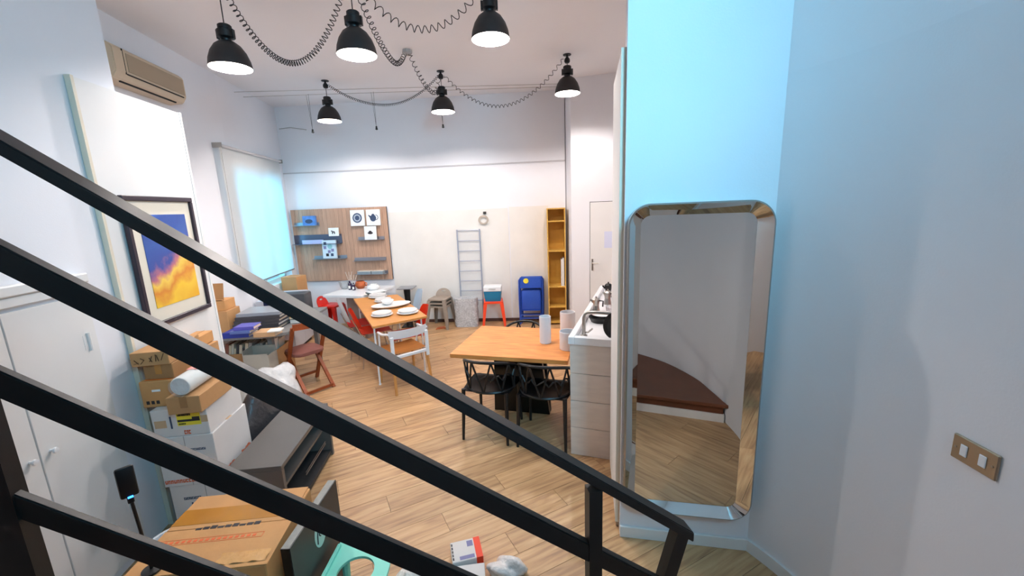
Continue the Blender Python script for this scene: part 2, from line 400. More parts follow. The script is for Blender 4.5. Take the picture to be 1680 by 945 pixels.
wn_ = strip_wall('window_2', cw[48:61], -.06, -.10, 2.55, 2.60, white_paint); wn_['label'] = 'high window in the curved stair wall'
for P_, z0_, z1_ in ((cw[48:61], 3.57, 3.62), (cw[48:50], 2.6, 3.57), (cw[59:61], 2.6, 3.57), (cw[54:55]+[cw[54]+(cw[55]-cw[54])*.5], 2.6, 3.57)):
    o = strip_wall('window_bar', P_, -.06, -.10, z0_, z1_, white_paint); del o['kind']; o.parent = wn_
# baseboards
strip_wall('baseboard_right', cw[:14], 0.0, .014, 0, .075, white_paint)
struct(MB().box(0, (MWB-MWA).length-.005, -.016, 0, 0, .075, bev=.003).build('baseboard_mirror', white_paint, M=frame(MWA, MD)))
# back wall with the high stair window
B0 = Vector((-.28, -.915, 0)); B1 = Vector((-2.15, -1.02, 0)); BDv = (B1-B0).normalized(); BL = (B1-B0).length
def backseg(name, x0, x1, z0, z1, par=None):
    o = MB().box(x0, x1, 0, .16, z0, z1).build(name, wall_m, M=frame(B0, BDv))
    if par is None: struct(o)
    else: o.parent = par; o.matrix_parent_inverse = par.matrix_world.inverted()
    return o
wb = backseg('wall_back', 0, BL, 0, CZ)

# stair: brown bottom winder with white skirt, then steps up to the left
def lacq(name, label, pts, z0, z1, m=step_m, par=None):
    o = MB().prism(pts, z0, z1, bev=.006).build(name, m); 
    if par is not None: o.parent = par
    return o
stair = thing('staircase', 'brown lacquered winder staircase with white skirting on the bottom riser', 'staircase', (0.3, .2, 0))
def sk(o): o.parent = stair; o.matrix_parent_inverse = Matrix.Translation((-.3, -.2, 0)); return o
inner = [p for p in offset_curve(cw, .012) if p.y < .47]
tread1 = [(.12, .50)] + [(1.33, .48)] + [(p.x, p.y) for p in inner if p.x > .12]
tread1 += [(.12, tread1[-1][1])]
sk(lacq('tread', '', tread1, .15, .185))
sk(MB().box(.12, 1.29, .42, .45, .075, .15).build('riser', step_m)); sk(MB().box(.12, 1.30, .44, .462, 0, .078).build('skirting', white_paint))
for k in range(9):
    x1 = .13-.222*k; x0 = x1-.222; yr = (1+.173*x0)/.985-.05
    xe = x1+.025; wy = max([p.y for p in cw if p.x <= xe+.05 and p.x >= xe-.08 and p.y < 0] or [-.915+.056*(xe+.28)])+.004
    sk(MB().box(x0-.0, x1+.025, wy, min(yr, .95), .20+.171*k+.11, .20+.171*k+.145, bev=.004).build('tread', step_m))
    sk(MB().box(x1-.02, x1, wy, min(yr, .95), max(0, .17*k), .20+.171*k+.11).build('riser', step_m))

# ------------------------------------------------------------------ railing
HD = Vector((.9849, .1732, 0)); RN = Vector((-.1732, .9849, 0)); TS = math.tan(math.radians(37.69))
def rp(h, D, zo): return HD*h + RN*D + Vector((0, 0, zo-TS*h))
rail = thing('stair_railing', 'black square-tube metal stair railing with four sloping rails', 'railing', rp(-1.0, 1.02, 0)*1.0)
rail.location = (0, 1.02, .4)
def rk(o): o.parent = rail; o.matrix_parent_inverse = Matrix.Translation((0, -1.02, -.4)); return o
def slope_bar(name, h0, h1, D0, D1, zt, zb, cut=None):
    v = [rp(h0, D0, zb), rp(h1, D0, zb), rp(h1, D1, zb), rp(h0, D1, zb), rp(h0, D0, zt), rp(h1, D0, zt), rp(h1, D1, zt), rp(h0, D1, zt)]
    mb = MB(); bv = [mb.bm.verts.new(p) for p in v]
    fs = [mb.bm.faces.new([bv[i] for i in f]) for f in ((0, 3, 2, 1), (4, 5, 6, 7), (0, 1, 5, 4), (1, 2, 6, 5), (2, 3, 7, 6), (3, 0, 4, 7))]
    bmesh.ops.bevel(mb.bm, geom=mb.bm.edges[:], offset=.003, segments=2, affect='EDGES')
    return rk(mb.build(name, black_metal, smooth=True))
slope_bar('handrail', -1.75, .735, 1.0, 1.058, 1.527, 1.492)
slope_bar('rail', -1.75, .72, 1.003, 1.031, 1.285, 1.219)
slope_bar('rail', -1.75, .68, 1.003, 1.024, .97, .896)
slope_bar('rail', -.99, .36, 1.003, 1.024, .645, .578)
def post(h0, h1, D0, D1, zb):
    mb = MB(); v = []
    for h in (h0, h1):
        for D in (D0, D1): v.append(rp(h, D, 0)+Vector((0, 0, TS*h)))
    mb.prism([tuple(v[0][:2]), tuple(v[2][:2]), tuple(v[3][:2]), tuple(v[1][:2])], zb, 1.495-TS*h1+.0)
    return rk(mb.build('post', black_metal))
post(-1.055, -.985, .998, 1.036, .95); post(.383, .424, 1.0, 1.04, .3)
# raked end strut under the handrail end
mb = MB(); c0 = rp(.705, 1.028, 0)+Vector((0, 0, TS*.705)); c1 = rp(.50, 1.028, 0)+Vector((0, 0, TS*.5))
mb.bar((c0.x, c0.y, .965), (c1.x, c1.y, .19), .04, .045, up=HD); rk(mb.build('end_strut', black_metal))

# ------------------------------------------------------------------ mirror on the wall
def rrect(x0, x1, z0, z1, r, n=10):
    out = []
    for cx, cz, a0 in ((x1-r, z1-r, 0), (x0+r, z1-r, 90), (x0+r, z0+r, 180), (x1-r, z0+r, 270)):
        for k in range(n+1):
            a = math.radians(a0+90*k/n); out.append((cx+r*math.cos(a), cz+r*math.sin(a)))
    return out
mx0, mx1, mz0, mz1 = .012, .688, .245, 1.99
mi = thing('wall_mirror_panel', 'tall rounded mirror with a wide sloping mirrored border on the white wall', 'mirror', M=frame(MWA, MD))
mi.name = 'bevelled_mirror'
def ring(mb, A, ya, B, yb):
    va = [mb.bm.verts.new((x, ya, z)) for x, z in A]; vb = [mb.bm.verts.new((x, yb, z)) for x, z in B]
    for i in range(len(A)): mb.bm.faces.new((va[i], va[(i+1) % len(A)], vb[(i+1) % len(A)], vb[i]))
O = rrect(mx0, mx1, mz0, mz1, .115); I = rrect(mx0+.066, mx1-.066, mz0+.049, mz1-.06, .05); O2 = rrect(mx0+.008, mx1-.008, mz0+.008, mz1-.008, .107)
mb = MB(); ring(mb, O2, -.085, I, -.035); mb.build('bevel_frame', mirror_m, mi, smooth=True, ang=30)
mb = MB(); ring(mb, O, 0, O, -.08); ring(mb, O, -.08, O2, -.085); mb.build('outer_rim', steel, mi, smooth=True, ang=40)
mb = MB(); mb.bm.faces.new([mb.bm.verts.new((x, -.034, z)) for x, z in I]); mb.build('glass', mirror_m, mi)

# ------------------------------------------------------------------ switch plate on the curved wall
def hit_curve(px, py):
    r = ray(px, py); best = None
    for p, q in zip(cw, cw[1:]):
        d = q-p; den = r.x*d.y-r.y*d.x
        if abs(den) < 1e-9: continue
        t = (p.x*d.y-p.y*d.x)/den; s_ = (p.x*r.y-p.y*r.x)/den
        if t > 0 and -1e-6 <= s_ <= 1+1e-6 and (best is None or t < best[0]): best = (t, d.normalized())
    return EYE+r*best[0], best[1]
sp_, sd = hit_curve(1602, 748)
sw = thing('switch_plate', 'brushed nickel double light switch plate on the curved stair wall', 'light switch', M=frame(sp_, -sd))
mb = MB().box(-.068, .068, 0, .010, -.043, .043, bev=.003); mb.build('plate', nickel_m, sw)
for x in (-.028, .028): MB().box(x-.011, x+.011, .010, .014, -.02, .02, bev=.002).build('rocker', white_gloss, sw)
for x in (-.055, .055): MB().lathe([(0, .0115), (.004, .0115), (.004, .009)], 10, Matrix.Translation((x, 0, 0)) @ Matrix.Rotation(math.radians(-90), 4, 'X')).build('screw', steel, sw)

# ------------------------------------------------------------------ partition panel, kitchen door
pp0 = Vector((.588, 2.20, 0)); pp1 = Vector((.70, 2.80, 0)); pd = (pp1-pp0).normalized(); ppL = (pp1-pp0).length
pt = thing('partition_panel', 'tall thin white partition panel standing between the kitchen counter and the mirror wall', 'partition', M=frame(pp0, pd))
MB().box(0, ppL, -.03, 0, .055, 2.745, bev=.003).build('board', white_paint, pt)
MB().box(-.006, 0, -.034, .002, .055, 2.75).build('edge_strip', cream_m, pt)
for x in (.02, ppL-.06): MB().box(x, x+.03, -.024, -.006, 0, .058).build('foot', steel, pt)
kd = struct(MB().box(.28, 1.0, -.004, 0.0, 0, 2.03).build('door_1', dark_slot, M=wkM), 'flush white kitchen door')
def kp(o): o.parent = kd; return o
kp(MB().box(.288, .99, -.016, -.004, .01, 2.022, bev=.002).build('door_leaf', white_paint))
kp(MB().box(.31, .335, -.022, -.016, .98, 1.16).build('lock_plate', steel)); kp(MB().tube([(.322, -.03, 1.1), (.322, -.06, 1.1), (.42, -.06, 1.1)], .008, 8).build('door_handle', steel, smooth=True))
kp(MB().box(.50, .62, -.018, -.016, 1.33, 1.58).build('paper_note', mat('pale_blue_paper', (214, 218, 240), .7)))
# ------------------------------------------------------------------ cupboards on the near left wall
nM = frame(near_at(0, -.03), LD); nM0 = near_at(0, -.03)
def nloc(px, py, off=0):
    p = hit(px, py, near_at(0, off), LD); q = p-nM0; return q.dot(LD), p.z
ys, zs = nloc(75, 740); yh, _ = nloc(190, 700); 
yh = nloc(150, 560)[0]; ztop = nloc(60, 468)[1]
yc = nloc(74, 760)[0]
W = yh-yc
for i, (a_, b_) in enumerate(((yc-W, yc), (yc, yh))):
    d = struct(MB().box(a_+.003, b_-.003, -.018, 0, .06, ztop-.1, bev=.002).build('door_%d' % (i+2), white_paint, M=nM), 'white cupboard door with small white knob')
    kx = b_-.05 if i == 0 else a_+.05
    kz = nloc(82, 742)[1]
    k = MB().lathe([(.0, .03), (.013, .028), (.015, .02), (.007, .012), (.007, 0)], 14, Matrix.Translation((kx, -.018, kz)) @ Matrix.Rotation(math.radians(90), 4, 'X')).build('knob', white_gloss, d, smooth=True)
    if i == 1:
        for z in (.35, ztop-.35):
            MB().tube([(b_-.001, -.022, z-.05), (b_-.001, -.022, z+.05)], .009, 8).box(b_-.03, b_+.03, -.0195, -.018, z-.04, z+.04).build('hinge', white_paint, d)
t2 = struct(MB().box(yc-W-.1, yh+.06, -.045, 0, ztop-.03, ztop+.02, bev=.006).box(yc-W-.08, yh+.04, -.03, 0, ztop-.08, ztop-.03, bev=.005).build('trim_2', white_paint, M=nM), 'moulded white cornice over the cupboard doors')
struct(MB().box(yh+.002, yh+.06, -.012, 0, 0, ztop-.08).build('trim_3', white_paint, M=nM), 'white cupboard side jamb')
# closet panel that carries the picture
cl = thing('closet_panel', 'tall plain white closet panel with cream edge strip beside the cupboards', 'closet', M=frame(near_at(2.385), LD))
Lc = (near_at(3.29)-near_at(2.385)).length
MB().box(.02, Lc-.006, .0, .026, 0, 2.785).build('panel', white_paint, cl)
MB().box(0, .02, -.004, .026, 0, 2.79).build('edge_strip', cream_m, cl)
MB().box(Lc-.022, Lc, -.004, .03, 0, 2.79).build('corner_bead', white_paint, cl)
MB().box(.56, Lc-.004, .034, .86, 0, 2.78).build('carcass', white_paint, cl)
# framed picture hung on the closet panel
def cloc(px, py):
    p = hit(px, py, near_at(0, .03), LD); q = p-near_at(2.385); return q.dot(LD), p.z
p0 = cloc(198, 322); p1 = cloc(313, 325); p2 = cloc(342, 505); p3 = cloc(236, 530)
fx0, fx1, fz0, fz1 = p0[0]-.0, p1[0]+.005, p2[1], p0[1]+.008
PM = frame(near_at(2.385)+LD*((fx0+fx1)/2)+LN*.002, LD); PM[2][3] = (fz0+fz1)/2
pic = thing('framed_picture', 'blue and yellow painting print in a dark frame with cream mat on the closet panel', 'picture', M=PM)
hw, hh = (fx1-fx0)/2, (fz1-fz0)/2
dk = mat('dark_plum_frame', (44, 34, 46), .35)
for nm, x0, x1, z0, z1 in (('a', -hw, hw, hh-.032, hh), ('b', -hw, hw, -hh, -hh+.032), ('c', -hw, -hw+.032, -hh+.032, hh-.032), ('d', hw-.032, hw, -hh+.032, hh-.032)):
    MB().box(x0, x1, -.032, -.004, z0, z1, bev=.004).build('frame_rail', dk, pic)
MB().box(-hw+.03, hw-.03, -.015, -.006, -hh+.03, hh-.03).build('mat_board', mat('cream_mat', (224, 216, 200), .7), pic)
MB().box(-hw+.115, hw-.1, -.0185, -.015, -hh+.12, hh-.12).build('painting', painting_m, pic)
# ------------------------------------------------------------------ air conditioner
acM = frame(ac_at(3.95), LD); acl = .98
pA = hit(300, 125, ac_at(0, .2), LD); pB = hit(287, 164, ac_at(0, .18), LD); ae = (pA-ac_at(3.95)).dot(LD)
zt_, zb_ = pA.z, pB.z
ac = thing('air_conditioner', 'beige wall air conditioner mounted high under the ceiling', 'air conditioner', M=frame(ac_at(0)+LD*0+Vector((0, 0, 0)), LD))
s1 = (pA-ac_at(0)).dot(LD); s0 = s1-.92
prof = [(0, zt_+.01), (-.15, zt_+.01), (-.2, zt_-.03), (-.2, zb_+.06), (-.16, zb_), (-.03, zb_-.015), (0, zb_)]
mb = MB(); A = [mb.bm.verts.new((s0, y, z)) for y, z in prof]; B = [mb.bm.verts.new((s1, y, z)) for y, z in prof]
mb.bm.faces.new(A); mb.bm.faces.new(B[::-1])
for i in range(len(prof)): j = (i+1) % len(prof); mb.bm.faces.new((A[i], A[j], B[j], B[i]))
bmesh.ops.bevel(mb.bm, geom=mb.bm.edges[:], offset=.008, segments=2, affect='EDGES'); mb.build('casing', ac_m, ac, smooth=True)
MB().box(s0+.14, s1-.03, -.207, -.2, zb_+.075, zt_-.045, bev=.003).build('front_grille', ac_d, ac)
MB().box(s0+.11, s0+.113, -.203, -.19, zb_+.05, zt_-.02).build('panel_seam', dark_slot, ac)
sl = lambda y, z: Matrix.Translation((0, y, z)) @ Matrix.Rotation(math.radians(-40), 4, 'X')
MB().box(s0+.12, s1-.05, -.2035, -.198, zb_+.047, zb_+.057).build('air_slot', dark_slot, ac)
MB().box(s0+.1, s1-.1, -.15, -.135, zb_-.013, zb_-.001).build('air_slot', dark_slot, ac)
# ------------------------------------------------------------------ roller blind
q0 = hit(361, 239, ac_at(0, .09), LD); q1 = hit(461, 265, ac_at(0, .09), LD); q2 = hit(483.5, 441.5, ac_at(0, .09), LD)
b0 = (q0-ac_at(0)).dot(LD); b1 = min((q1-ac_at(0)).dot(LD), (CORN-ac_at(0)).dot(LD)-.06); bzt = q1.z; bzb = q2.z
bl = thing('roller_blind', 'translucent white roller blind glowing cyan over the window', 'blind', M=frame(ac_at(0), LD))
MB().tube([(b0, -.075, bzt), (b1, -.075, bzt)], .02, 12).build('roller', mat('blind_roller', (200, 196, 196), .5), bl, smooth=True)
g = [[(b0+.02+(b1-b0-.04)*i/24, -.06-.004*math.sin(i*1.1), bzt-(bzt-bzb)*j/10) for i in range(25)] for j in range(11)]
MB().sheet(g).build('fabric', blind_m, bl, smooth=True, ang=80)
MB().tube([(b0+.02, -.06, bzb), (b1-.02, -.06, bzb)], .010, 8).build('bottom_bar', steel, bl, smooth=True)
MB().tube([(b0+.005, -.09, bzt), (b0+.005, -.088, bzb+.15)], .003, 6).build('chain', steel, bl)
for x in (b0-.008, b1): MB().box(x, x+.012, -.11, 0, bzt-.03, bzt+.03).build('bracket', steel, bl)

# ------------------------------------------------------------------ pendant lamps
lamp_me = {}
def lampmesh():
    d = {}
    d['shade'] = MB().lathe([(.034, .2), (.06, .192), (.095, .165), (.128, .115), (.148, .06), (.158, 0), (.153, 0), (.143, .06), (.122, .113), (.09, .16), (.05, .186), (.03, .19)], 40).mesh('shade', True)
    d['shade'].materials.append(dark_shade); d['shade'].materials.append(shade_in)
    for p in d['shade'].polygons:
        if p.normal.dot(Vector((p.center.x, p.center.y, 0)).normalized()) < -.05 or (p.normal.z < -.3): p.material_index = 1
    d['cap'] = MB().lathe([(.03, .19), (.036, .2), (.036, .215), (.062, .225), (.062, .275), (.05, .282), (.05, .312), (.04, .32), (0, .32)], 28).box(-.069, -.055, -.016, .016, .215, .285, bev=.003).box(.055, .069, -.016, .016, .215, .285, bev=.003).mesh('lamp_cap', True); d['cap'].materials.append(black_plastic)
    d['bulb'] = MB().lathe([(0, .098), (.022, .102), (.034, .122), (.03, .15), (.02, .172), (.018, .186), (0, .186)], 20).mesh('bulb', True); d['bulb'].materials.append(bulb_m)
    d['hook'] = MB().lathe([(0, -.10), (.025, -.096), (.036, -.078), (.034, -.055), (.02, -.035), (.012, -.024), (.012, -.01), (.05, -.007), (.05, 0), (0, 0)], 20).mesh('ceiling_hook', True); d['hook'].materials.append(black_plastic)
    return d
LMs = lampmesh()
LAMPS = [((379, 112), 3.3, 'black bell pendant lamp nearest the air conditioner', None), ((586, 91), 3.28, 'black bell pendant lamp hung between two large cable loops', None), ((805, 65), 3.33, 'black bell pendant lamp hanging above the oak dining table', None),
         ((541, 199), 5.7, 'black bell pendant lamp hung before the window corner', None), ((727, 184), 5.49, 'black bell pendant lamp where three coiled cables meet', None), ((931, 154), 5.06, 'black bell pendant lamp hung close to the kitchen wall', None)]
hooks = []
for pp_, dep, lab, _ in LAMPS:
    p = at_depth(*pp_, dep) if dep else Vector(pp_)
    L = thing('pendant_lamp', lab, 'lamp', p, 0, 'black bell pendant lamps')
    kid('shade', LMs['shade'], None, L); kid('lamp_cap', LMs['cap'], None, L); kid('bulb', LMs['bulb'], None, L); kid('ceiling_hook', LMs['hook'], None, L, (0, 0, CZ-p.z))
    MB().tube([(0, 0, .318), (0, 0, CZ-p.z-.09)], .004, 6).build('suspension_cord', black_plastic, L)
    li = bpy.data.lights.new('lamp_light', 'POINT'); li.energy = LAMP_W; li.color = LAMP_COL; li.shadow_soft_size = .026
    lo = bpy.data.objects.new('lamp_light', li); C.objects.link(lo); lo.parent = L; lo.location = (0, 0, .066)
    hooks.append(Vector((p.x, p.y, CZ-.055)))
rose_p = pz(668, 82, CZ); 
rose = tag(MB().lathe([(0, -.05), (.04, -.05), (.055, -.035), (.055, 0), (0, 0)], 8, Matrix.Translation((rose_p.x, rose_p.y, CZ))).build('ceiling_junction_box', mat('grey_plastic', (170, 164, 160), .5)), 'small grey ceiling junction box where two coiled cables meet', 'junction box')
def coil(name, label, a, b, sagpx, turns, R=.02, skew=.5):
    a = Vector(a); b = Vector(b); mid = a.lerp(b, skew); zl = z_over(sagpx[0], sagpx[1], mid.x, mid.y); N = turns*9; pts = []
    cz = zl - a.lerp(b, skew).z
    for i in range(N+1):
        t = i/N; s_ = t/skew*.5 if t < skew else .5+(t-skew)/(1-skew)*.5
        p = a.lerp(b, t)+Vector((0, 0, cz*4*s_*(1-s_))); pts.append(p)
    out = []; hd = (b-a); hd.z = 0; hd.normalize(); side = Vector((-hd.y, hd.x, 0))
    for i, p in enumerate(pts):
        t = (pts[min(i+1, N)]-pts[max(i-1, 0)]).normalized(); nrm = side.cross(t); an = 2*math.pi*turns*i/N
        out.append(p+(side*math.cos(an)+nrm*math.sin(an))*R)
    return tag(MB().tube(out, .0036, 5).build('coiled_cable', black_plastic, smooth=True, ang=80), label, 'cable', 'black coiled lamp cables')
h = hooks
coil('', 'black tightly coiled cable hanging in a deep loop from the lamp by the air conditioner', h[0]+Vector((.045, 0, 0)), h[1]+Vector((-.045, 0, 0)), (475, 103), 48, .021)
coil('', 'black coiled cable dropping steeply and rising again to the grey junction box', h[1]+Vector((.045, -.02, 0)), rose_p+Vector((-.03, 0, -.03)), (632, 98), 26, .024, .6)
coil('', 'black widely stretched coiled cable ending at the lamp above the oak table', h[1]+Vector((.055, .02, 0)), h[2]+Vector((-.05, .02, .01)), (685, 48), 17, .026)
coil('', 'black loosely coiled cable drooping from the grey junction box to the three-cable lamp', rose_p+Vector((.02, 0, -.03)), h[4]+Vector((-.02, 0, 0)), (704, 152), 16, .024, .7)
coil('', 'black finely coiled cable swagged from the lamp before the window corner', h[3]+Vector((.03, 0, 0)), h[4]+Vector((-.03, 0, 0)), (638, 172), 70, .014, .55)
coil('', 'black wavy coiled cable swagged to the lamp by the kitchen wall', h[4]+Vector((.042, 0, 0)), h[5]+Vector((-.045, 0, .01)), (828, 174), 30, .018)
# tension wires with little spot bulbs
e0 = hit(402, 177, ac_at(0), LD)
for k, dy in enumerate((0, .25)):
    y0 = e0.y-dy; A = ac_at(y0); A.z = 3.70+.0*k
    B = Vector((1.02, 6.34-dy*.5, 3.68))
    tag(MB().tube([A, B], .0035, 5).build('tension_wire', steel), 'thin steel tension wire strung across the room, %s' % ('the one nearer the far wall' if k == 0 else 'the one nearer the pendant lamps'), 'wire', 'tension wires')
wA, wB = ac_at(e0.y), Vector((1.02, 6.34, 0))
for px_, py0, py1, lab in ((508, 174, 215, 'tiny spotlight bulb dangling on two wires before the window corner'), (614, 172, 210, 'tiny spotlight bulb dangling under the finely coiled cable'), (724, 165, 207, 'tiny spotlight bulb dangling below the three-cable pendant lamp')):
    r = ray(px_, py0); t = None
    d = wB-wA; den = r.x*d.y-r.y*d.x; t = (wA.x*d.y-wA.y*d.x)/den; P = EYE+r*t
    z1 = z_over(px_, py1, P.x, P.y)
    sb = thing('hanging_spotlight', lab, 'spotlight', (P.x, P.y, z1), 0, 'low-voltage spot bulbs')
    MB().tube([(-.03, 0, 3.70-z1), (0, 0, .03)], .0022, 5).tube([(.01, -.02, 3.70-z1), (0, 0, .03)], .0022, 5).build('lead_wire', black_plastic, sb)
    MB().lathe([(0, .03), (.012, .025), (.014, .0), (.02, -.02), (0, -.03)], 10).build('bulb_socket', black_plastic, sb)
p = far_at(-3.6, .02)
tag(MB().tube([(-3.78, 7.2, 3.42), (-3.6, 7.22, 3.44), (-3.35, 7.25, 3.40)], .007, 6).build('curved_wire_rail', steel), 'short bent wire rail at the top of the far corner', 'wire')
wlp = far_at(0, .0); cp = hit(793, 358, far_at(0, .03), FD)
cb = thing('wall_wire_coil', 'small coil of loose electric wire hanging from a hole in the far wall', 'wire', M=frame(cp, FD))
for r in (.06, .075, .085): MB().tube([(r*math.cos(a), .004*math.sin(3*a), r*.9*math.sin(a)-.03) for a in [2*math.pi*i/24 for i in range(24)]], .005, 5, closed=True).build('wire_loop', mat('beige_wire', (200, 184, 168), .6), cb)
MB().box(0, .05, 0, .03, .07, .11).build('socket_hole', dark_slot, cb)

# ------------------------------------------------------------------ slatted display board on the far wall
s0p = far_at(-3.845); s1p = far_at(-2.117); DL = (s1p-s0p).length; dz0, dz1 = .815, 2.09
db = thing('slat_board', 'wide wooden slatted display board hung on the far wall', 'display board', M=frame(s0p, FD))
MB().box(0, DL, -.03, -.004, dz0, dz1).build('backing', mat('dark_edge', (40, 32, 30), .6), db)
ns = 24; sw_ = DL/ns; sme = MB().box(.0015, sw_-.0015, -.044, -.03, dz0+.0, dz1).mesh('slat'); sme.materials.append(slat_m)
for i in range(ns): kid('slat', sme, None, db, (i*sw_, 0, 0))
def dloc(px, py, off=.05):
    p = hit(px, py, far_at(0, off), FD); q = p-s0p; return q.dot(FD), p.z
dM = frame(s0p, FD)
ledge_m = mat('steel_ledge', (150, 150, 158), .3, .8); ledge_d = mat('dark_steel_ledge', (92, 92, 108), .35, .6)
LED = [(483, 524, 370, .07, ledge_m, 'under the blue framed print'), (484, 562, 400, .10, ledge_d, 'long and dark, mid-board'), (516, 570, 424, .09, ledge_m, 'under the large printed poster'), (588, 631, 393, .07, ledge_m, 'under the little white card'), (582, 634, 427, .08, ledge_m, 'standing empty'), (586, 637, 449, .12, ledge_m, 'carrying two flat boxes')]
for x0, x1, y, dp, m_, lab in LED:
    a_ = dloc(x0, y)[0]; b_ = dloc(x1, y)[0]; z = dloc((x0+x1)/2, y, .09)[1]
    o = thing('metal_ledge', 'small metal ledge on the slatted board, %s' % lab, 'shelf', M=dM)
    MB().box(a_, b_, -.044-dp, -.044, z-.006, z).build('tray', m_, o); MB().box(a_, b_, -.05, -.044, z, z+(.05 if m_ is ledge_m else .16)).build('back_plate', m_, o)
blue_pr = mat('blue_print_face', (88, 136, 206), .4, var=.3, scale=14); white_card = mat('white_card', (238, 238, 236), .5)
def card(name, lab, x0, x1, y0, y1, m_, off=.09, th=.02, cat='picture', deco=None):
    a_, zt = dloc(x0, y0, off); b_, zb = dloc(x1, y1, off); xc = (a_+b_)/2; w_, h_ = (b_-a_)/2, (zt-zb)/2
    MM = dM @ Matrix.Translation((xc, -off, zb+h_)) @ Matrix.Rotation(math.radians(-4), 4, 'X')
    o = thing(name, lab, cat, M=MM)
    bk = MB().box(-w_, w_, 0, th, -h_, h_, bev=.002).build('block', m_, o)
    if deco: deco(bk, w_, h_)
    return o
def flat(o, pts, m_, name, y=-.0012): MB().quad([(x, y, z) for x, z in pts]).build(name, m_, o)
def circ(r, cx=0, cz=0, n=24, ry=None): return [(cx+r*math.cos(2*math.pi*i/n), cz+(ry or r)*math.sin(2*math.pi*i/n)) for i in range(n)]
def deco_plate(o, w_, h_):
    flat(o, circ(h_*.62), print_b, 'printed_plate'); flat(o, circ(h_*.46), mat('pale_print', (176, 184, 196), .6), 'printed_ring', -.002); flat(o, circ(h_*.3), print_b, 'printed_centre', -.003)
def deco_pot(o, w_, h_):
    flat(o, circ(w_*.45, 0, -h_*.08, 24, h_*.42), print_b, 'printed_pot'); flat(o, circ(w_*.2, 0, h_*.34, 16, h_*.12), print_b, 'printed_lid')
    flat(o, [(-w_*.3, -h_*.2), (-w_*.72, h_*.3), (-w_*.6, h_*.34), (-w_*.2, h_*.1)], print_b, 'printed_spout')
    MB().tube([(w_*(.4+.32*math.sin(a)), -.003, h_*(-.0+.3*math.cos(a))) for a in [math.pi*i/10 for i in range(11)]], .005, 5).build('printed_handle', print_b, o)
def deco_horse(o, w_, h_):
    flat(o, circ(w_*.3, -.0, 0, 16, h_*.16), print_k, 'printed_body')
    for x in (-.24, -.16, .16, .26): flat(o, [(w_*x-.004, -h_*.05), (w_*x+.006, -h_*.05), (w_*x+.006, -h_*.5), (w_*x-.004, -h_*.5)], print_k, 'printed_leg', -.0016)
    flat(o, [(-w_*.34, h_*.4), (-w_*.5, h_*.2), (-w_*.2, -h_*.05), (-w_*.08, h_*.1)], print_k, 'printed_head', -.002)
def deco_small(o, w_, h_): flat(o, circ(w_*.45, 0, -.0, 14, h_*.18), print_k, 'printed_drawing'); flat(o, circ(w_*.25, 0, h_*.2, 14, h_*.14), print_k, 'printed_drawing', -.002)
def deco_blue(o, w_, h_): flat(o, circ(w_*.6, 0, -.01, 16, h_*.45), print_b, 'printed_scene')
def deco_poster(o, w_, h_):
    flat(o, circ(w_*.35, w_*.15, h_*.3, 18), mat('mint_print', (150, 200, 206), .6), 'printed_disc')
    for x, z, m_ in ((-.55, .65, print_b), (-.6, .2, print_v), (.5, -.1, print_v), (-.3, -.6, print_k), (.4, -.6, print_b), (0, -.25, print_v)): flat(o, [(w_*x-.025, h_*z-.025), (w_*x+.025, h_*z-.025), (w_*x+.025, h_*z+.025), (w_*x-.025, h_*z+.025)], m_, 'printed_patch', -.002)
card('picture_block', 'small blue framed print on the slatted board', 495.2, 518, 354.6, 370, blue_pr, .1, .05, deco=deco_blue)
card('picture_card', 'small white card with a black horse drawing', 538, 556, 374, 387, white_card, .09, deco=deco_horse)
card('picture_poster', 'large pale printed poster with blue patches on the slatted board', 527, 553, 394.5, 423.6, mat('pale_poster', (206, 224, 236), .5), .12, .04, deco=deco_poster)
card('picture_tile', 'white tile with a printed round blue plate', 573.2, 598.8, 345, 370.2, white_card, .0835, .03, deco=deco_plate)
card('picture_tile', 'white tile with a printed blue teapot', 599.4, 624.6, 344, 369.4, white_card, .0835, .03, deco=deco_pot)
card('picture_card', 'white card with a small black scene drawing beneath the teapot tile', 596.5, 618.5, 371.5, 393, white_card, .1, deco=deco_small)
for x0, x1, lab in ((589, 610.5, 'wide'), (611.8, 630, 'narrow')):
    a_, z = dloc(x0, 448, .1); b_ = dloc(x1, 448, .1)[0]
    MM = dM @ Matrix.Translation((0, 0, dloc(611, 449, .09)[1]))
    o = thing('flat_box', '%s grey-edged flat box lying on the lowest metal ledge' % lab, 'box', M=MM)
    MB().box(a_, b_, -.16, -.052, 0, .05).build('box_body', mat('blue_grey_box', (128, 142, 150), .5), o); MB().box(a_, b_, -.161, -.051, .05, .056).build('box_lid', mat('pale_lid', (214, 206, 196), .6), o)
a_, z = dloc(496, 395, .09); b_ = dloc(530, 395, .09)[0]; z = dloc(523, 400, .09)[1]
tag(MB().box(a_, b_, -.10, -.07, z, z+.07).build('paper_strip', mat('pale_blue_strip', (186, 196, 236), .5), M=dM), 'pale blue printed strip on the long dark ledge', 'print')

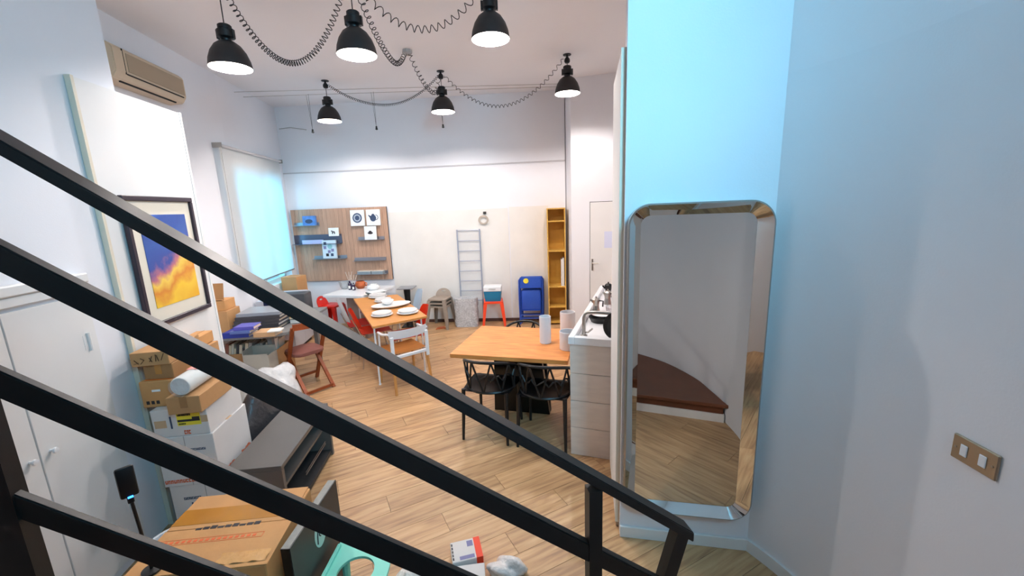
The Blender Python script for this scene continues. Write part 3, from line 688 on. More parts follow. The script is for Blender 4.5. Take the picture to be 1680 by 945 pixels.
# ------------------------------------------------------------------ bookcase
bp0 = pz(899.5, 529.5); bz = 1.955
bM = frame(far_at(.632, .30), FD); bw = .30
bc = thing('bookcase', 'tall narrow yellow wooden bookcase in the far corner', 'bookcase', M=bM)
def bsh(py): return hit(912, py, far_at(0, .30), FD).z
MB().box(0, .018, 0, .29, 0, bz, bev=.002).build('side_panel', bookcase_m, bc); MB().box(bw-.018, bw, 0, .29, 0, bz, bev=.002).build('side_panel', bookcase_m, bc)
MB().box(.018, bw-.018, .275, .29, .02, bz).build('back_panel', mat('bookcase_back', (214, 164, 68), .55, var=.1), bc)
MB().box(.018, bw-.018, 0, .275, bz-.02, bz).build('top_panel', bookcase_m, bc)
for py in (362, 411, 470, 503): z = bsh(py); MB().box(.018, bw-.018, .005, .275, z-.02, z).build('shelf', bookcase_m, bc)
MB().box(.018, bw-.018, .005, .275, .03, .05).build('shelf', bookcase_m, bc)
zsh = bsh(470)
for i, (x, hgt) in enumerate(((.222, .45), (.247, .47))):
    o = thing('white_binder', 'slim white binder standing on the bookcase shelf, %s' % ('the shorter one' if i == 0 else 'the taller one against the side panel'), 'book', M=bM @ Matrix.Translation((x, .03, zsh)))
    MB().box(0, .003, 0, .2, 0, hgt).box(.02, .023, 0, .2, 0, hgt).box(.003, .02, 0, .003, 0, hgt).build('cover', white_card, o); MB().box(.004, .019, .003, .195, .004, hgt-.01).build('pages', paper_m, o)

# ------------------------------------------------------------------ kitchen counter
KA = Vector((.43, 2.995, 0)); ku = Vector((.33, .944, 0)).normalized(); kv = Vector((ku.y, -ku.x, 0)); KH = .975
kM = frame(KA, kv)               # local x to the right (depth of the counter), y along the counter
kc = thing('kitchen_counter', 'white kitchen counter with whitewashed board end and raised rim worktop', 'kitchen counter', M=kM)
KW, KLn = .62, 2.05
MB().box(.01, KW, .02, KLn, .06, KH-.03).build('carcass', white_paint, kc)
MB().box(.03, KW, .05, KLn-.02, 0, .06).build('plinth', dkin_m, kc)
zs_ = [.0, .245, .475, .705, KH-.03]
for a_, b_ in zip(zs_, zs_[1:]): MB().box(0, KW, 0, .02, a_+.002, b_-.002, bev=.002).build('end_board', whiteboard_wood, kc)
rim = .035
MB().box(.0, KW+.01, -.012, KLn, KH-.03, KH-.012).build('worktop', white_gloss, kc)
MB().box(-.012, rim, -.014, KLn, KH-.03, KH+.03, bev=.004).build('rim_edge', white_gloss, kc); MB().box(rim, KW+.01, -.014, rim, KH-.03, KH+.03, bev=.004).build('rim_edge', white_gloss, kc); MB().box(rim, KW+.01, KLn-.03, KLn, KH-.03, KH+.03, bev=.004).build('rim_edge', white_gloss, kc)
def kpt(px, py, z=KH-.012): p = kM.inverted() @ pz(px, py, z); return p
tz = KH-.012
fp = kpt(958, 551)
fa_ = thing('kitchen_tap', 'brushed steel tap with long level spout on the counter', 'tap', M=kM @ Matrix.Translation((max(fp.x, .06), fp.y, tz)))
MB().lathe([(.028, 0), (.028, .01), (.017, .014), (.017, .03), (0, .03)], 16).build('base', steel, fa_, smooth=True)
MB().tube([(0, 0, .02), (0, 0, .15), (.008, .0, .18), (.03, .0, .195), (.10, 0, .198), (.21, 0, .195)], .014, 12).build('spout', steel, fa_, smooth=True)
MB().tube([(.01, 0, .03), (.035, -.01, .035), (.07, -.02, .07)], .007, 8).build('lever', steel, fa_, smooth=True)
sk_ = thing('sink_strip', 'narrow steel drain strip let into the counter', 'drain', M=kM @ Matrix.Translation((.2, .07, tz)))
MB().box(0, .16, 0, .03, 0, .004).build('strip', steel, sk_)
pan_grey = mat('grey_pan', (74, 72, 72), .4, .3)
def pan(name, lab, x, y, r, tilt, m_, z=0, han=None):
    o = thing(name, lab, 'pan', M=kM @ Matrix.Translation((x, y, tz+z)) @ Matrix.Rotation(tilt, 4, 'X'))
    MB().lathe([(0, .006), (r*.78, .006), (r*.98, .045), (r, .045), (r*.8, 0), (0, 0)], 32).build('bowl', m_, o, smooth=True)
    if han: MB().tube([(0, r*.95, .04), (0, r*1.3, .06), (0, r*1.9, .065)], .01, 8, Matrix.Rotation(han, 4, 'Z')).build('handle', black_plastic, o, smooth=True)
    return o
pp = kpt(999, 545); pan('frying_pan', 'dark grey frying pan propped upright at the counter edge', pp.x+.085, .135, .11, math.radians(75), pan_grey, .107, math.radians(-90))
pp = kpt(986, 527); pan('frying_pan', 'black frying pan lying flat with a white plate on it', pp.x, pp.y, .11, 0, black_plastic, 0, math.radians(-60))
o = tag(MB().lathe([(0, .05), (.06, .052), (.095, .065), (.098, .068), (.06, .047), (0, .046)], 32, kM @ Matrix.Translation((pp.x+.01, pp.y+.01, tz))).build('dinner_plate', china_m, smooth=True), 'white plate resting on the black frying pan', 'plate')
def moka(x, y, s, lab, body=steel):
    o = thing('moka_pot', lab, 'coffee pot', M=kM @ Matrix.Translation((x, y, tz)) @ Matrix.Rotation(random.uniform(-.8, .8), 4, 'Z'))
    MB().lathe([(0, 0), (.045*s, 0), (.048*s, .01*s), (.036*s, .075*s), (.036*s, .08*s), (.048*s, .15*s), (.0, .15*s)], 8).build('body', body, o)
    MB().lathe([(.049*s, .15*s), (.03*s, .168*s), (.008*s, .172*s), (.01*s, .19*s), (0, .192*s)], 8).build('lid', body, o)
    MB().tube([(.044*s, 0, .14*s), (.09*s, 0, .14*s), (.085*s, 0, .07*s)], .009*s, 6).build('handle', black_plastic, o, smooth=True)
    MB().tube([(-.04*s, 0, .11*s), (-.07*s, 0, .145*s)], .012*s, 6).build('spout', body, o)
pp = kpt(978, 511); moka(pp.x, pp.y, .8, 'steel moka pot at the front of the group behind the tap')
pp = kpt(986, 505); moka(pp.x+.05, pp.y+.16, .85, 'larger steel moka pot with black handle behind the black pan')
pp = kpt(990, 497); moka(pp.x+.02, pp.y+.30, .9, 'black moka pot at the back of the group', black_plastic)
pp = kpt(996, 517)
for x, y, z, r, hgt, lab in ((.30, 1.25, 0, .075, .12, 'copper-red enamel pot at the back of the counter'), (.30, 1.01, 0, .07, .06, 'low copper-red pan beside the moka pots')):
    o = thing('enamel_pot', lab, 'pot', M=kM @ Matrix.Translation((x+.0, y, tz)))
    MB().lathe([(0, 0), (r*.95, 0), (r, .01), (r, hgt), (r*.94, hgt), (r*.94, .012), (0, .01)], 24).build('body', copper_m, o, smooth=True); MB().lathe([(r*1.05, hgt), (r, hgt+.012), (0, hgt+.02)], 24).build('lid', copper_m, o, smooth=True); MB().tube([(r, 0, hgt*.7), (r+.05, 0, hgt*.8)], .008, 6).build('handle', black_plastic, o)
pp = kpt(983, 519); gb = tag(MB().lathe([(0, 0), (.05, 0), (.075, .05), (.08, .09), (.076, .09), (.07, .05), (.045, .006), (0, .006)], 24, kM @ Matrix.Translation((.262, .82, tz))).build('glass_bowl', glass_m, smooth=True), 'clear glass bowl between the pan and the moka pots', 'bowl')

# ------------------------------------------------------------------ oak dining table, canisters, black chairs
TA = Vector((-.572, 3.41, 0)); tdir = Vector((.966, -.26, 0)).normalized()
tM = frame(TA, tdir); TL, TWd = 1.04, .865
ot = thing('dining_table', 'thick oak dining table top on a black pedestal', 'table', M=tM)
MB().box(0, TL, 0, TWd, .712, .75, bev=.003).build('table_top', oakt_m, ot)
px0 = TL/2-.02
def frust(x0, x1, y0, y1, X0, X1, Y0, Y1, z0, z1):
    mb = MB(); a = [mb.bm.verts.new(p) for p in ((x0, y0, z0), (x1, y0, z0), (x1, y1, z0), (x0, y1, z0))]; b = [mb.bm.verts.new(p) for p in ((X0, Y0, z1), (X1, Y0, z1), (X1, Y1, z1), (X0, Y1, z1))]
    mb.bm.faces.new(a[::-1]); mb.bm.faces.new(b)
    for i in range(4): mb.bm.faces.new((a[i], a[(i+1) % 4], b[(i+1) % 4], b[i]))
    return mb
frust(.24, .80, .46, .52, .30, .74, .34, .40, 0, .712).build('pedestal_slab', black_lac, ot)
frust(.24, .80, .53, .57, .30, .74, .575, .625, 0, .712).build('pedestal_slab', black_lac, ot)
MB().box(.3, .74, .34, .625, .69, .712).build('top_plate', black_lac, ot)
def canister(lab, px_, py_, r, hgt):
    p = pz(px_, py_, .75); o = tag(MB().lathe([(0, 0), (r-.004, 0), (r, .004), (r, hgt-.003), (r-.003, hgt), (r-.006, hgt-.002), (r-.006, .006), (0, .006)], 40).build('canister', canister_m, smooth=True, M=Matrix.Translation(p)), lab, 'canister', 'white canisters on the oak table')
canister('tall slim white cylindrical canister on the oak table', 895, 562, .053, .255)
canister('wide white canister standing in front of its twin on the oak table', 932, 572, .074, .165)
canister('wide white canister at the back of the oak table', 931.5, 540, .077, .185)

def web_chair():
    ch = thing('web_chair', '', 'chair', (0, 0, 0), 0, 'black web-back chairs at the oak table')
    # seat
    mb = MB(); g = []
    for j in range(9):
        v = j/8; row = []
        for i in range(9):
            u = i/8*2-1; wd = .215+.02*v; row.append((u*wd*(1-.1*max(0, abs(v-.5)*2-.6)), -.2+.42*v, .445-.015*math.cos(u*math.pi/2)*math.sin(v*math.pi)-.01*(v > .9)))
        g.append(row)
    MB().sheet(g, .022).build('seat', black_plastic, ch, smooth=True)
    for sx in (-1, 1):
        MB().tube([(sx*.19, .19, .44), (sx*.205, .215, 0)], .019, 8, r2=.012).build('leg', black_plastic, ch, smooth=True)
        MB().tube([(sx*.195, -.19, .46), (sx*.20, -.215, .2), (sx*.205, -.235, 0)], .019, 8, r2=.012).build('leg', black_plastic, ch, smooth=True)
    def U(t, z):   # horseshoe outline
        a = math.pi*(1+t); k = (z-.44)/.3
        return Vector(((.218+.017*k)*math.cos(a), -.02+(.21+.05*k)*math.sin(a)+.02, z))
    top = lambda t: .742-.10*abs(2*t-1)**2.2
    MB().tube([U(i/20, top(i/20)) for i in range(21)], .013, 8).build('top_rail', black_plastic, ch, smooth=True)
    lo = [.05, .27, .5, .73, .95]; hi = [0, .16, .38, .62, .84, 1]
    mb = MB()
    for i, t in enumerate(lo):
        for hh_ in (hi[i], hi[i+1]):
            mb.tube([U(t, .445), U((t+hh_)/2, (.445+top(hh_))/2), U(hh_, top(hh_))], .0085, 6)
    mb.build('web_branches', black_plastic, ch, smooth=True)
    MB().tube([U(i/20, .59-.03*math.sin(i*2.2)) for i in range(1, 20)], .0085, 6).build('middle_branch', black_plastic, ch, smooth=True)
    MB().tube([U(i/20, .45) for i in range(0, 21)], .012, 6).build('seat_rim', black_plastic, ch, smooth=True)
    return ch
c1 = web_chair(); c1.location = (-.215, 3.435, 0); c1.rotation_euler = (0, 0, math.radians(-17)); c1['label'] = 'black web-back plastic chair at the open corner of the oak table'
c2 = copy_tree(c1); c2.location = (.262, 3.29, 0); c2.rotation_euler = (0, 0, math.radians(-17)); c2['label'] = 'black web-back plastic chair half hidden behind the kitchen counter end'
cp_ = pz(851, 530, .74); c3 = copy_tree(c1); c3.location = (cp_.x+.02, cp_.y-.185, 0); c3.rotation_euler = (0, 0, math.radians(165)); c3['label'] = 'black web-back plastic chair on the wall side of the oak table'

# ------------------------------------------------------------------ laid table with crockery
q = [(-1.584, 4.406), (-1.044, 4.79), (-1.775, 6.165), (-2.383, 5.97)]
lt = thing('laid_table', 'long orange veneer table on thin white metal legs set with white crockery', 'table', (-1.7, 5.3, 0))
lq = [(x+1.7, y-5.3) for x, y in q]
MB().prism(lq, .715, .74, bev=.002).build('table_top', ply_m, lt)
cx_, cy_ = sum(p[0] for p in lq)/4, sum(p[1] for p in lq)/4
for x, y in lq:
    X, Y = cx_+(x-cx_)*.86, cy_+(y-cy_)*.9
    MB().tube([(X, Y, .714), (X, Y, .012)], .011, 8).lathe([(.016, 0), (.016, .012), (0, .012)], 10, Matrix.Translation((X, Y, 0))).build('leg', white_gloss, lt, smooth=True)
MB().prism([(cx_+(x-cx_)*.86, cy_+(y-cy_)*.9) for x, y in lq], .685, .714).build('apron', white_gloss, lt)
MB().prism([(cx_+(x-cx_)*.7, cy_+(y-cy_)*.45) for x, y in lq], .60, .62).build('under_shelf', mat('grey_under_shelf', (150, 138, 140), .5), lt)
def crock(kind, lab, px_, py_, s=1.0, lift=0.0, z0=.74):
    p = pz(px_, py_, z0+lift)
    P = {'stack': [(0, 0), (.09, .0), (.13, .018), (.132, .022), (.10, .022), (.10, .03), (.118, .045), (.118, .05), (.06, .048), (0, .046)],
         'oval': [(0, 0), (.11, 0), (.18, .024), (.183, .028), (.11, .012), (0, .01)],
         'bowl': [(0, 0), (.05, 0), (.10, .04), (.115, .075), (.111, .075), (.09, .04), (.04, .008), (0, .008)]}[kind]
    Mx = Matrix.Translation(p) @ Matrix.Rotation(math.radians(30), 4, 'Z') @ Matrix.Diagonal((s*(1.15 if kind == 'oval' else 1), s*(.72 if kind == 'oval' else 1), s, 1))
    o = MB().lathe(P, 36).build({'stack': 'plate_stack', 'oval': 'serving_platter', 'bowl': 'serving_bowl'}[kind], china_m, smooth=True, M=Mx)
    return tag(o, lab, 'plate' if kind != 'bowl' else 'bowl', 'white crockery on the laid table')
crock('stack', 'two stacked white plates at the corner of the laid table by the red-seated chair', 627, 518)
crock('stack', 'two stacked white plates at the laid table corner beside the orange shell chair', 669, 514)
crock('oval', 'long oval white serving platter across the laid table', 642, 503, 1.25)
crock('bowl', 'shallow white bowl standing on the oval platter', 636, 499, .75, .02)
crock('stack', 'two stacked white plates behind the oval platter', 629, 495, .95)
crock('stack', 'large white covered dish at the window end of the laid table', 620, 488, 1.05)
# ------------------------------------------------------------------ chairs round the laid table
def shell_chair(name, lab, loc, rz, back_m, seat_m, high=.82, tube_m=chrome):
    o = thing(name, lab, 'chair', loc, rz, 'mixed chairs round the laid table')
    g = [[((i/8*2-1)*(.2+.015*math.sin(j/6*3.14)), -.19+.4*j/6, .445+.02*(i/8*2-1)**2-.012*(j == 6)) for i in range(9)] for j in range(7)]
    MB().sheet(g, .014).build('seat', seat_m, o, smooth=True)
    g = []
    for j in range(8):
        v = j/7; wd = .17*math.sqrt(max(.12, 1-(max(0, v-.35)/.72)**2)); g.append([((i/8*2-1)*wd, -.215-.09*v+.05*((i/8*2-1)**2), .52+(high-.52)*v) for i in range(9)])
    MB().sheet(g, .012).build('backrest', back_m, o, smooth=True)
    for sx in (-1, 1):
        MB().tube([(sx*.15, .13, .44), (sx*.19, .19, 0)], .009, 7).build('leg', tube_m, o, smooth=True)
        MB().tube([(sx*.15, -.25, .60), (sx*.15, -.2, .46), (sx*.155, -.15, .43)], .009, 7).build('back_stay', tube_m, o, smooth=True)
        MB().tube([(sx*.15, -.15, .44), (sx*.19, -.22, 0)], .009, 7).build('leg', tube_m, o, smooth=True)
    MB().tube([(-.17, .16, .2), (.17, .16, .2)], .006, 6).tube([(-.17, -.185, .22), (.17, -.185, .22)], .006, 6).build('stretcher', tube_m, o, smooth=True)
    return o
lu = Vector((-.455, .89, 0)); lv = Vector((.88, .47, 0)); NLc = Vector((-1.584, 4.406, 0))
def lp(a, b): p = NLc+lu*a+lv*b; return (p.x, p.y, 0)
ang_side = math.atan2(lv.y, lv.x)-math.pi/2      # chair facing +lv
shell_chair('shell_chair', 'white-backed chair at the laid table beside the grey pedestal', lp(1.36, .04), ang_side, white_gloss, red_pl, .84)
shell_chair('shell_chair', 'chrome chair with red-orange back and seat tucked under the laid table', lp(.90, .14), ang_side, orange_pl, orange_pl, .78)
shell_chair('shell_chair', 'orange shell chair on the wall-facing side of the laid table', lp(.43, .47), ang_side+math.pi, orange_pl, orange_pl, .80)
shell_chair('shell_chair', 'pale blue-white chair beside the black column stand', lp(1.20, .61), ang_side+math.pi, mat('pale_blue_plastic', (214, 230, 244), .4), white_gloss, .86)
# plywood armchair at the near end
wc = thing('plywood_armchair', 'white framed armchair with plywood seat and beech legs at the end of the laid table', 'chair', (-1.30, 4.52, 0), math.radians(38), 'mixed chairs round the laid table')
g = [[((i/8*2-1)*.2, -.2+.4*j/6, .45+.012*(i/8*2-1)**2) for i in range(9)] for j in range(7)]
MB().sheet(g, .014).build('seat', ply_m, wc, smooth=True)
MB().box(-.215, .215, -.225, -.2, .405, .44, bev=.004).box(-.215, .215, .2, .222, .405, .44, bev=.004).box(-.217, -.2, -.2, .2, .405, .44).box(.2, .217, -.2, .2, .405, .44).build('seat_frame', white_gloss, wc)
g = [[((i/10*2-1)*.225, -.25+.06*((i/10*2-1)**2), .63+.095*j/4) for i in range(11)] for j in range(5)]
MB().sheet(g, .014).build('back_rail', white_gloss, wc, smooth=True)
for sx in (-1, 1):
    MB().tube([(sx*.20, -.2, .40), (sx*.22, -.25, 0)], .019, 8, r2=.015).build('leg', leg_wood, wc, smooth=True); MB().tube([(sx*.20, .19, .40), (sx*.215, .22, 0)], .019, 8, r2=.015).build('leg', leg_wood, wc, smooth=True)
    MB().box(sx*.205-.018, sx*.205+.018, -.235, -.205, .36, .66, bev=.004).build('back_post', white_gloss, wc)
    MB().tube([(sx*.225, -.19, .69), (sx*.24, -.05, .66), (sx*.24, .08, .66)], .014, 8).tube([(sx*.24, .06, .66), (sx*.225, .12, .43)], .011, 8).build('armrest', white_gloss, wc, smooth=True)

# ------------------------------------------------------------------ white side table with vases
wt = thing('pedestal_table', 'white-topped table on a grey-brown block pedestal below the slatted board', 'table', (-2.55, 6.62, 0))
MB().prism([(-.46, -.28), (.24, -.48), (.52, .33), (-.26, .46)], .70, .74, bev=.004).build('table_top', white_gloss, wt)
MB().prism([(-.12, -.22), (.2, -.32), (.30, .1), (-.02, .18)], 0, .70).build('pedestal', mat('grey_brown_laminate', (140, 124, 118), .5, var=.05), wt)
def onwt(px_, py_): return pz(px_, py_, .74)
p = onwt(566, 474); tag(MB().lathe([(0, 0), (.05, 0), (.075, .05), (.09, .13), (.087, .13), (.07, .05), (.045, .006), (0, .006)], 24).build('glass_vase', glass_m, smooth=True, M=Matrix.Translation(p)), 'clear glass vase on the white pedestal table', 'vase')
for i, (px_, py_, s_) in enumerate(((575, 475, 1.0), (581, 476, .85))):
    p = onwt(px_, py_); o = thing('reed_bottle', ('taller' if i == 0 else 'shorter')+' dark reed diffuser bottle on the white pedestal table', 'bottle', p)
    MB().lathe([(0, 0), (.03*s_, 0), (.03*s_, .10*s_), (.012*s_, .12*s_), (.012*s_, .15*s_), (0, .15*s_)], 14).build('bottle', mat('aubergine_glass', (44, 28, 62), .15), o, smooth=True)
    MB().box(-.018*s_, .018*s_, -.0315*s_, -.03*s_, .02*s_, .07*s_).build('bottle_label', paper_m, o)
    for k in range(3): MB().tube([(0, 0, .1*s_), ((k-1)*.05+.015*i, .01*k, .30*s_)], .0025, 5).build('reed', paper_m, o)
p = onwt(592, 473); o = thing('terracotta_jug', 'round terracotta pot on the white pedestal table', 'pot', p)
MB().lathe([(0, 0), (.05, 0), (.085, .05), (.08, .1), (.06, .125), (.055, .125), (.07, .1), (.07, .05), (0, .01)], 28).build('body', terracotta, o, smooth=True); MB().tube([(.08, 0, .1), (.11, 0, .085), (.105, 0, .05), (.082, 0, .04)], .01, 8).build('handle', terracotta, o, smooth=True)
p = onwt(613, 475); tag(MB().lathe([(0, 0), (.07, 0), (.105, .03), (.10, .06), (.075, .08), (.06, .08), (.06, .09), (.05, .09), (.05, .075), (0, .07)], 28).build('white_pot', china_m, smooth=True, M=Matrix.Translation(p)), 'squat white ceramic pot beside the terracotta pot', 'pot')
p = onwt(612, 482)
for i in range(3):
    tag(MB().box(-.13, .13, -.08, .08, 0, .012, bev=.001).build('magazine', (paper_m, mat('dark_magazine', (70, 80, 78), .5), white_card)[i], M=Matrix.Translation((p.x+.03*i, p.y+.01*i, .7405+.0122*i)) @ rotz(.3+.25*i)), ('white magazine at the bottom of the small pile on the pedestal table', 'dark green magazine in the small pile on the pedestal table', 'pale magazine on top of the small pile on the pedestal table')[i], 'magazine')

# ------------------------------------------------------------------ plastic stools
def stool(mm):
    st = thing('plastic_stool', '', 'stool', (0, 0, 0), 0)
    pts = [(x, y) for x, y in rrect(-.162, .162, -.158, .158, .03, 5)]
    MB().prism(pts, .425, .455, bev=.006).build('seat', mm, st, smooth=True)
    for sx in (-1, 1):
        for sy in (-1, 1):
            mb = MB(); ring_ = []
            for ox, oy, a_, z in ((.165, .16, .058, .43), (.205, .20, .036, 0)):   # thin angle-section leg, so the stools nest
                t_ = .0045; ring_.append([mb.bm.verts.new((sx*(ox+x), sy*(oy+y), z)) for x, y in ((0, 0), (-a_, 0), (-a_, -t_), (-t_, -t_), (-t_, -a_), (0, -a_))])
            v0, v1 = ring_; mb.bm.faces.new(v0); mb.bm.faces.new(v1)
            for i in range(6): mb.bm.faces.new((v0[i], v0[(i+1) % 6], v1[(i+1) % 6], v1[i]))
            mb.build('leg', mm, st)
    # low rounded back lip with a grip hole
    out = [(-.14, .43)] + [(-.14*math.cos(a), .44+.16*math.sin(a)**.8) for a in [math.pi*i/16 for i in range(1, 16)]] + [(.14, .43)]
    hole = [(.045*math.cos(a), .545+.014*math.sin(a)) for a in [2*math.pi*i/16 for i in range(16)]]
    mb = MB(); bm = mb.bm; es = []
    for loop in (out, hole):
        vs_ = [bm.verts.new((x, .152+(z-.43)*.36, z)) for x, z in loop]
        es += [bm.edges.new((vs_[i], vs_[(i+1) % len(vs_)])) for i in range(len(vs_))]
    bmesh.ops.triangle_fill(bm, use_beauty=True, use_dissolve=False, edges=es)
    bmesh.ops.solidify(bm, geom=bm.faces[:], thickness=.014); mb.build('back_lip', mm, st)
    return st
st0 = stool(red_pl); st0.location = (-3.15, 6.90, 0); st0.rotation_euler = (0, 0, math.radians(80)); st0['label'] = 'glossy red plastic stool below the slatted board'
def restool(mm, loc, rz, lab, group=None):
    c = copy_tree(st0); c.location = loc; c.rotation_euler = (0, 0, rz); c['label'] = lab
    for ch in c.children: ch.data = ch.data.copy(); ch.data.materials.clear(); ch.data.materials.append(mm)
    if group: c['group'] = group
    return c
for k in range(3): restool(taupe_pl, (-1.25, 6.84, .06*k), math.radians(-14), ('bottom', 'middle', 'top')[k]+' taupe plastic stool of the stack by the far wall', 'stacked taupe stools').scale = (1, 1, .87)
restool(orange_pl, (-.325, 6.76, 0), math.radians(2), 'orange-red plastic stool carrying the cool box')
cbx = thing('cool_box', 'petrol blue cool box with white lid on the orange-red stool', 'cool box', (-.325, 6.74, .456), math.radians(-4))
frust(-.125, .125, -.085, .085, -.145, .145, -.1, .1, 0, .17).build('body', teal_pl, cbx); MB().box(-.15, .15, -.105, .105, .17, .255, bev=.012, seg=2).build('lid', white_gloss, cbx); MB().box(-.06, .06, -.112, -.105, .205, .225, bev=.004).build('handle', mat('grey_handle', (196, 194, 190), .5), cbx)
# ------------------------------------------------------------------ blue folding chairs against the wall
def fold_chair(lab, x, off, sticker=False):
    p = far_at(x, off); o = thing('folding_chair', lab, 'chair', M=frame(p, FD) @ Matrix.Rotation(math.radians(-7), 4, 'X'), group='blue folding chairs against the far wall')
    for sx in (-1, 1): MB().tube([(sx*.19, 0, .0), (sx*.2, 0, .4), (sx*.2, 0, .76), (sx*.17, 0, .80)], .014, 8).build('side_tube', blue_pl, o, smooth=True)
    MB().box(-.185, .185, -.012, .012, .62, .815, bev=.008, seg=2).build('backrest', blue_pl, o)
    MB().box(-.17, .17, -.035, -.015, .24, .60, bev=.03, seg=3).build('seat', blue_pl, o, smooth=True)
    MB().tube([(-.19, 0, .10), (.19, 0, .10)], .01, 8).tube([(-.19, 0, .16), (.19, 0, .16)], .01, 8).build('cross_tube', blue_pl, o, smooth=True)
    for sx in (-1, 1): MB().tube([(sx*.165, .02, .02), (sx*.165, .02, .58)], .011, 8).build('leg', blue_pl, o, smooth=True)
    if sticker: MB().lathe([(0, 0), (.045, 0), (.045, .003), (0, .003)], 20, Matrix.Translation((-.08, -.013, .75)) @ Matrix.Rotation(math.radians(90), 4, 'X')).build('yellow_sticker', yellow_m, o)
    return o
fold_chair('front blue folding chair with a round yellow sticker, leaning on the far wall', .335, .232, True)
fold_chair('rear blue folding chair, hidden behind the stickered one at the far wall', .35, .152)
# ------------------------------------------------------------------ wrapped wire shelf and bubble-wrapped bundle
q0 = hit(749, 377, far_at(0, .05), FD); q1 = hit(786, 377, far_at(0, .05), FD); wd = (q1-q0).length
wr = thing('wire_rack', 'tall grey wire rack wrapped in clear film leaning on the far wall', 'rack', M=frame(Vector((q0.x, q0.y, 0)), FD) @ Matrix.Rotation(math.radians(-1), 4, 'X'))
gm = mat('grey_blue_tube', (140, 148, 172), .4, .4)
for x in (0, wd): MB().tube([(x, .0, .0), (x, 0, q0.z)], .012, 8).build('upright', gm, wr, smooth=True)
for k in range(8): z = .40+(q0.z-.42)*k/7; MB().tube([(0, 0, z), (wd, 0, z)], .007, 6).build('rung', gm, wr, smooth=True)
g = [[(-.012+(wd+.024)*i/10, -.016-.006*math.sin(i*2.1+j), .42+(q0.z-.42)*j/16) for i in range(11)] for j in range(17)]
MB().sheet(g).build('film', plastic_film, wr, smooth=True, ang=80)
bc0 = pz(771, 531); mb = MB(); n = 28; rows = []
for j in range(15):
    z = .5*j/14; row = []
    for i in range(n):
        a = 2*math.pi*i/n; r = (abs(math.cos(a))**5+abs(math.sin(a))**5)**(-.2); s_ = 1+.03*math.sin(5*a+j)+.02*math.sin(j*1.7+i); row.append(((.2*r*math.cos(a))*s_, (.1*r*math.sin(a))*s_, z))
    rows.append([mb.bm.verts.new(p) for p in row])
for A, B in zip(rows, rows[1:]):
    for i in range(n): mb.bm.faces.new((A[i], A[(i+1) % n], B[(i+1) % n], B[i]))
mb.bm.faces.new(rows[0][::-1]); mb.bm.faces.new(rows[-1])
fb_ = far_at(-.78, .26); tag(mb.build('bubble_wrap_bundle', bubble_m, smooth=True, ang=60, M=frame(fb_, FD)), 'silvery bubble-wrapped bundle at the foot of the wire rack', 'bundle')
# black column stand with plate top
p = pz(671, 480, .70); cs = thing('column_stand', 'black column stand with a thin square grey plate on top', 'stand', (-1.83, 6.95, 0))
MB().lathe([(.07, 0), (.06, .02), (.055, .1), (.05, .5), (.06, .685), (0, .685)], 16).build('column', black_plastic, cs, smooth=True); MB().box(-.14, .14, -.14, .14, .685, .70).build('top_plate', mat('grey_plate', (150, 150, 154), .4, .3), cs); MB().box(-.12, .12, -.12, .12, 0, .015).build('base_plate', black_plastic, cs)
dm = tag(MB().prism([(0, 0), (.16, .05), (.12, .16), (.02, .11)], .001, .012).build('floor_scrap', terracotta, M=Matrix.Translation(pz(715, 541))), 'small reddish scrap lying on the floor by the taupe stools', 'scrap')

# ------------------------------------------------------------------ low dark TV unit
tvM = frame((-1.835, 2.305, 0), (.0985*0+ math.cos(math.radians(5)), math.sin(math.radians(5))*0-.0))
TVu = Vector((-.092, .9957, 0)); tvM = frame((-1.492, 2.296, 0), TVu)     # local x along the unit (away), y to the left wall
tv = thing('low_media_unit', 'low anthracite media unit with open shelf compartments', 'media unit', M=tvM)
TVL, TVD, TVH = .85, .34, .46
MB().box(0, TVL, 0, TVD, TVH-.03, TVH, bev=.002).build('top_panel', dkgrey_m, tv)
MB().box(0, .03, 0, TVD, .0, TVH-.03).build('end_panel', dkgrey_m, tv); MB().box(TVL-.03, TVL, 0, TVD, 0, TVH-.03).build('end_panel', dkgrey_m, tv)
MB().box(.03, TVL-.03, .01, TVD, .02, .05).build('bottom_panel', dkin_m, tv); MB().box(.03, TVL-.03, TVD-.015, TVD, .05, TVH-.03).build('back_panel', dkin_m, tv)
MB().box(.03, TVL-.03, .05, TVD-.015, .235, .255).build('shelf', dkgrey_m, tv)
MB().tube([(.35, -.008+.03, .15), (.75, .022, .15)], .004, 6).tube([(.38, .035, .15), (.78, .035, .15)], .004, 6).build('metal_rails', steel, tv)

# ------------------------------------------------------------------ stack of white cartons beside it
wx = Vector((.9918, .1278, 0)); bxM = frame((-1.872, 2.285, 0), wx)      # local x to the right, y away
def wcarton(lab, x0, x1, y0, y1, z0, z1, deco):
    o = thing('white_carton', lab, 'box', M=bxM @ Matrix.Translation(((x0+x1)/2, (y0+y1)/2, z0)), group='stacked white cartons')
    w_, d_, h_ = (x1-x0)/2, (y1-y0)/2, z1-z0
    top_ = o; o = MB().box(-w_, w_, -d_, d_, 0, h_, bev=.003).build('carton_body', wbox_m, o)
    MB().box(-w_, w_, -.0012, .0012, h_, h_+.0006).build('flap_seam', dkin_m, o)
    MB().box(-w_-.0006, w_+.0006, -.028, .028, h_+.0004, h_+.0014).build('tape_strip', tape_p, o)
    deco(o, w_, d_, h_); return top_
def pr(o, x0, x1, z0, z1, y, m_, nm='print'): MB().box(x0, x1, y-.0012, y, z0, z1).build(nm, m_, o)
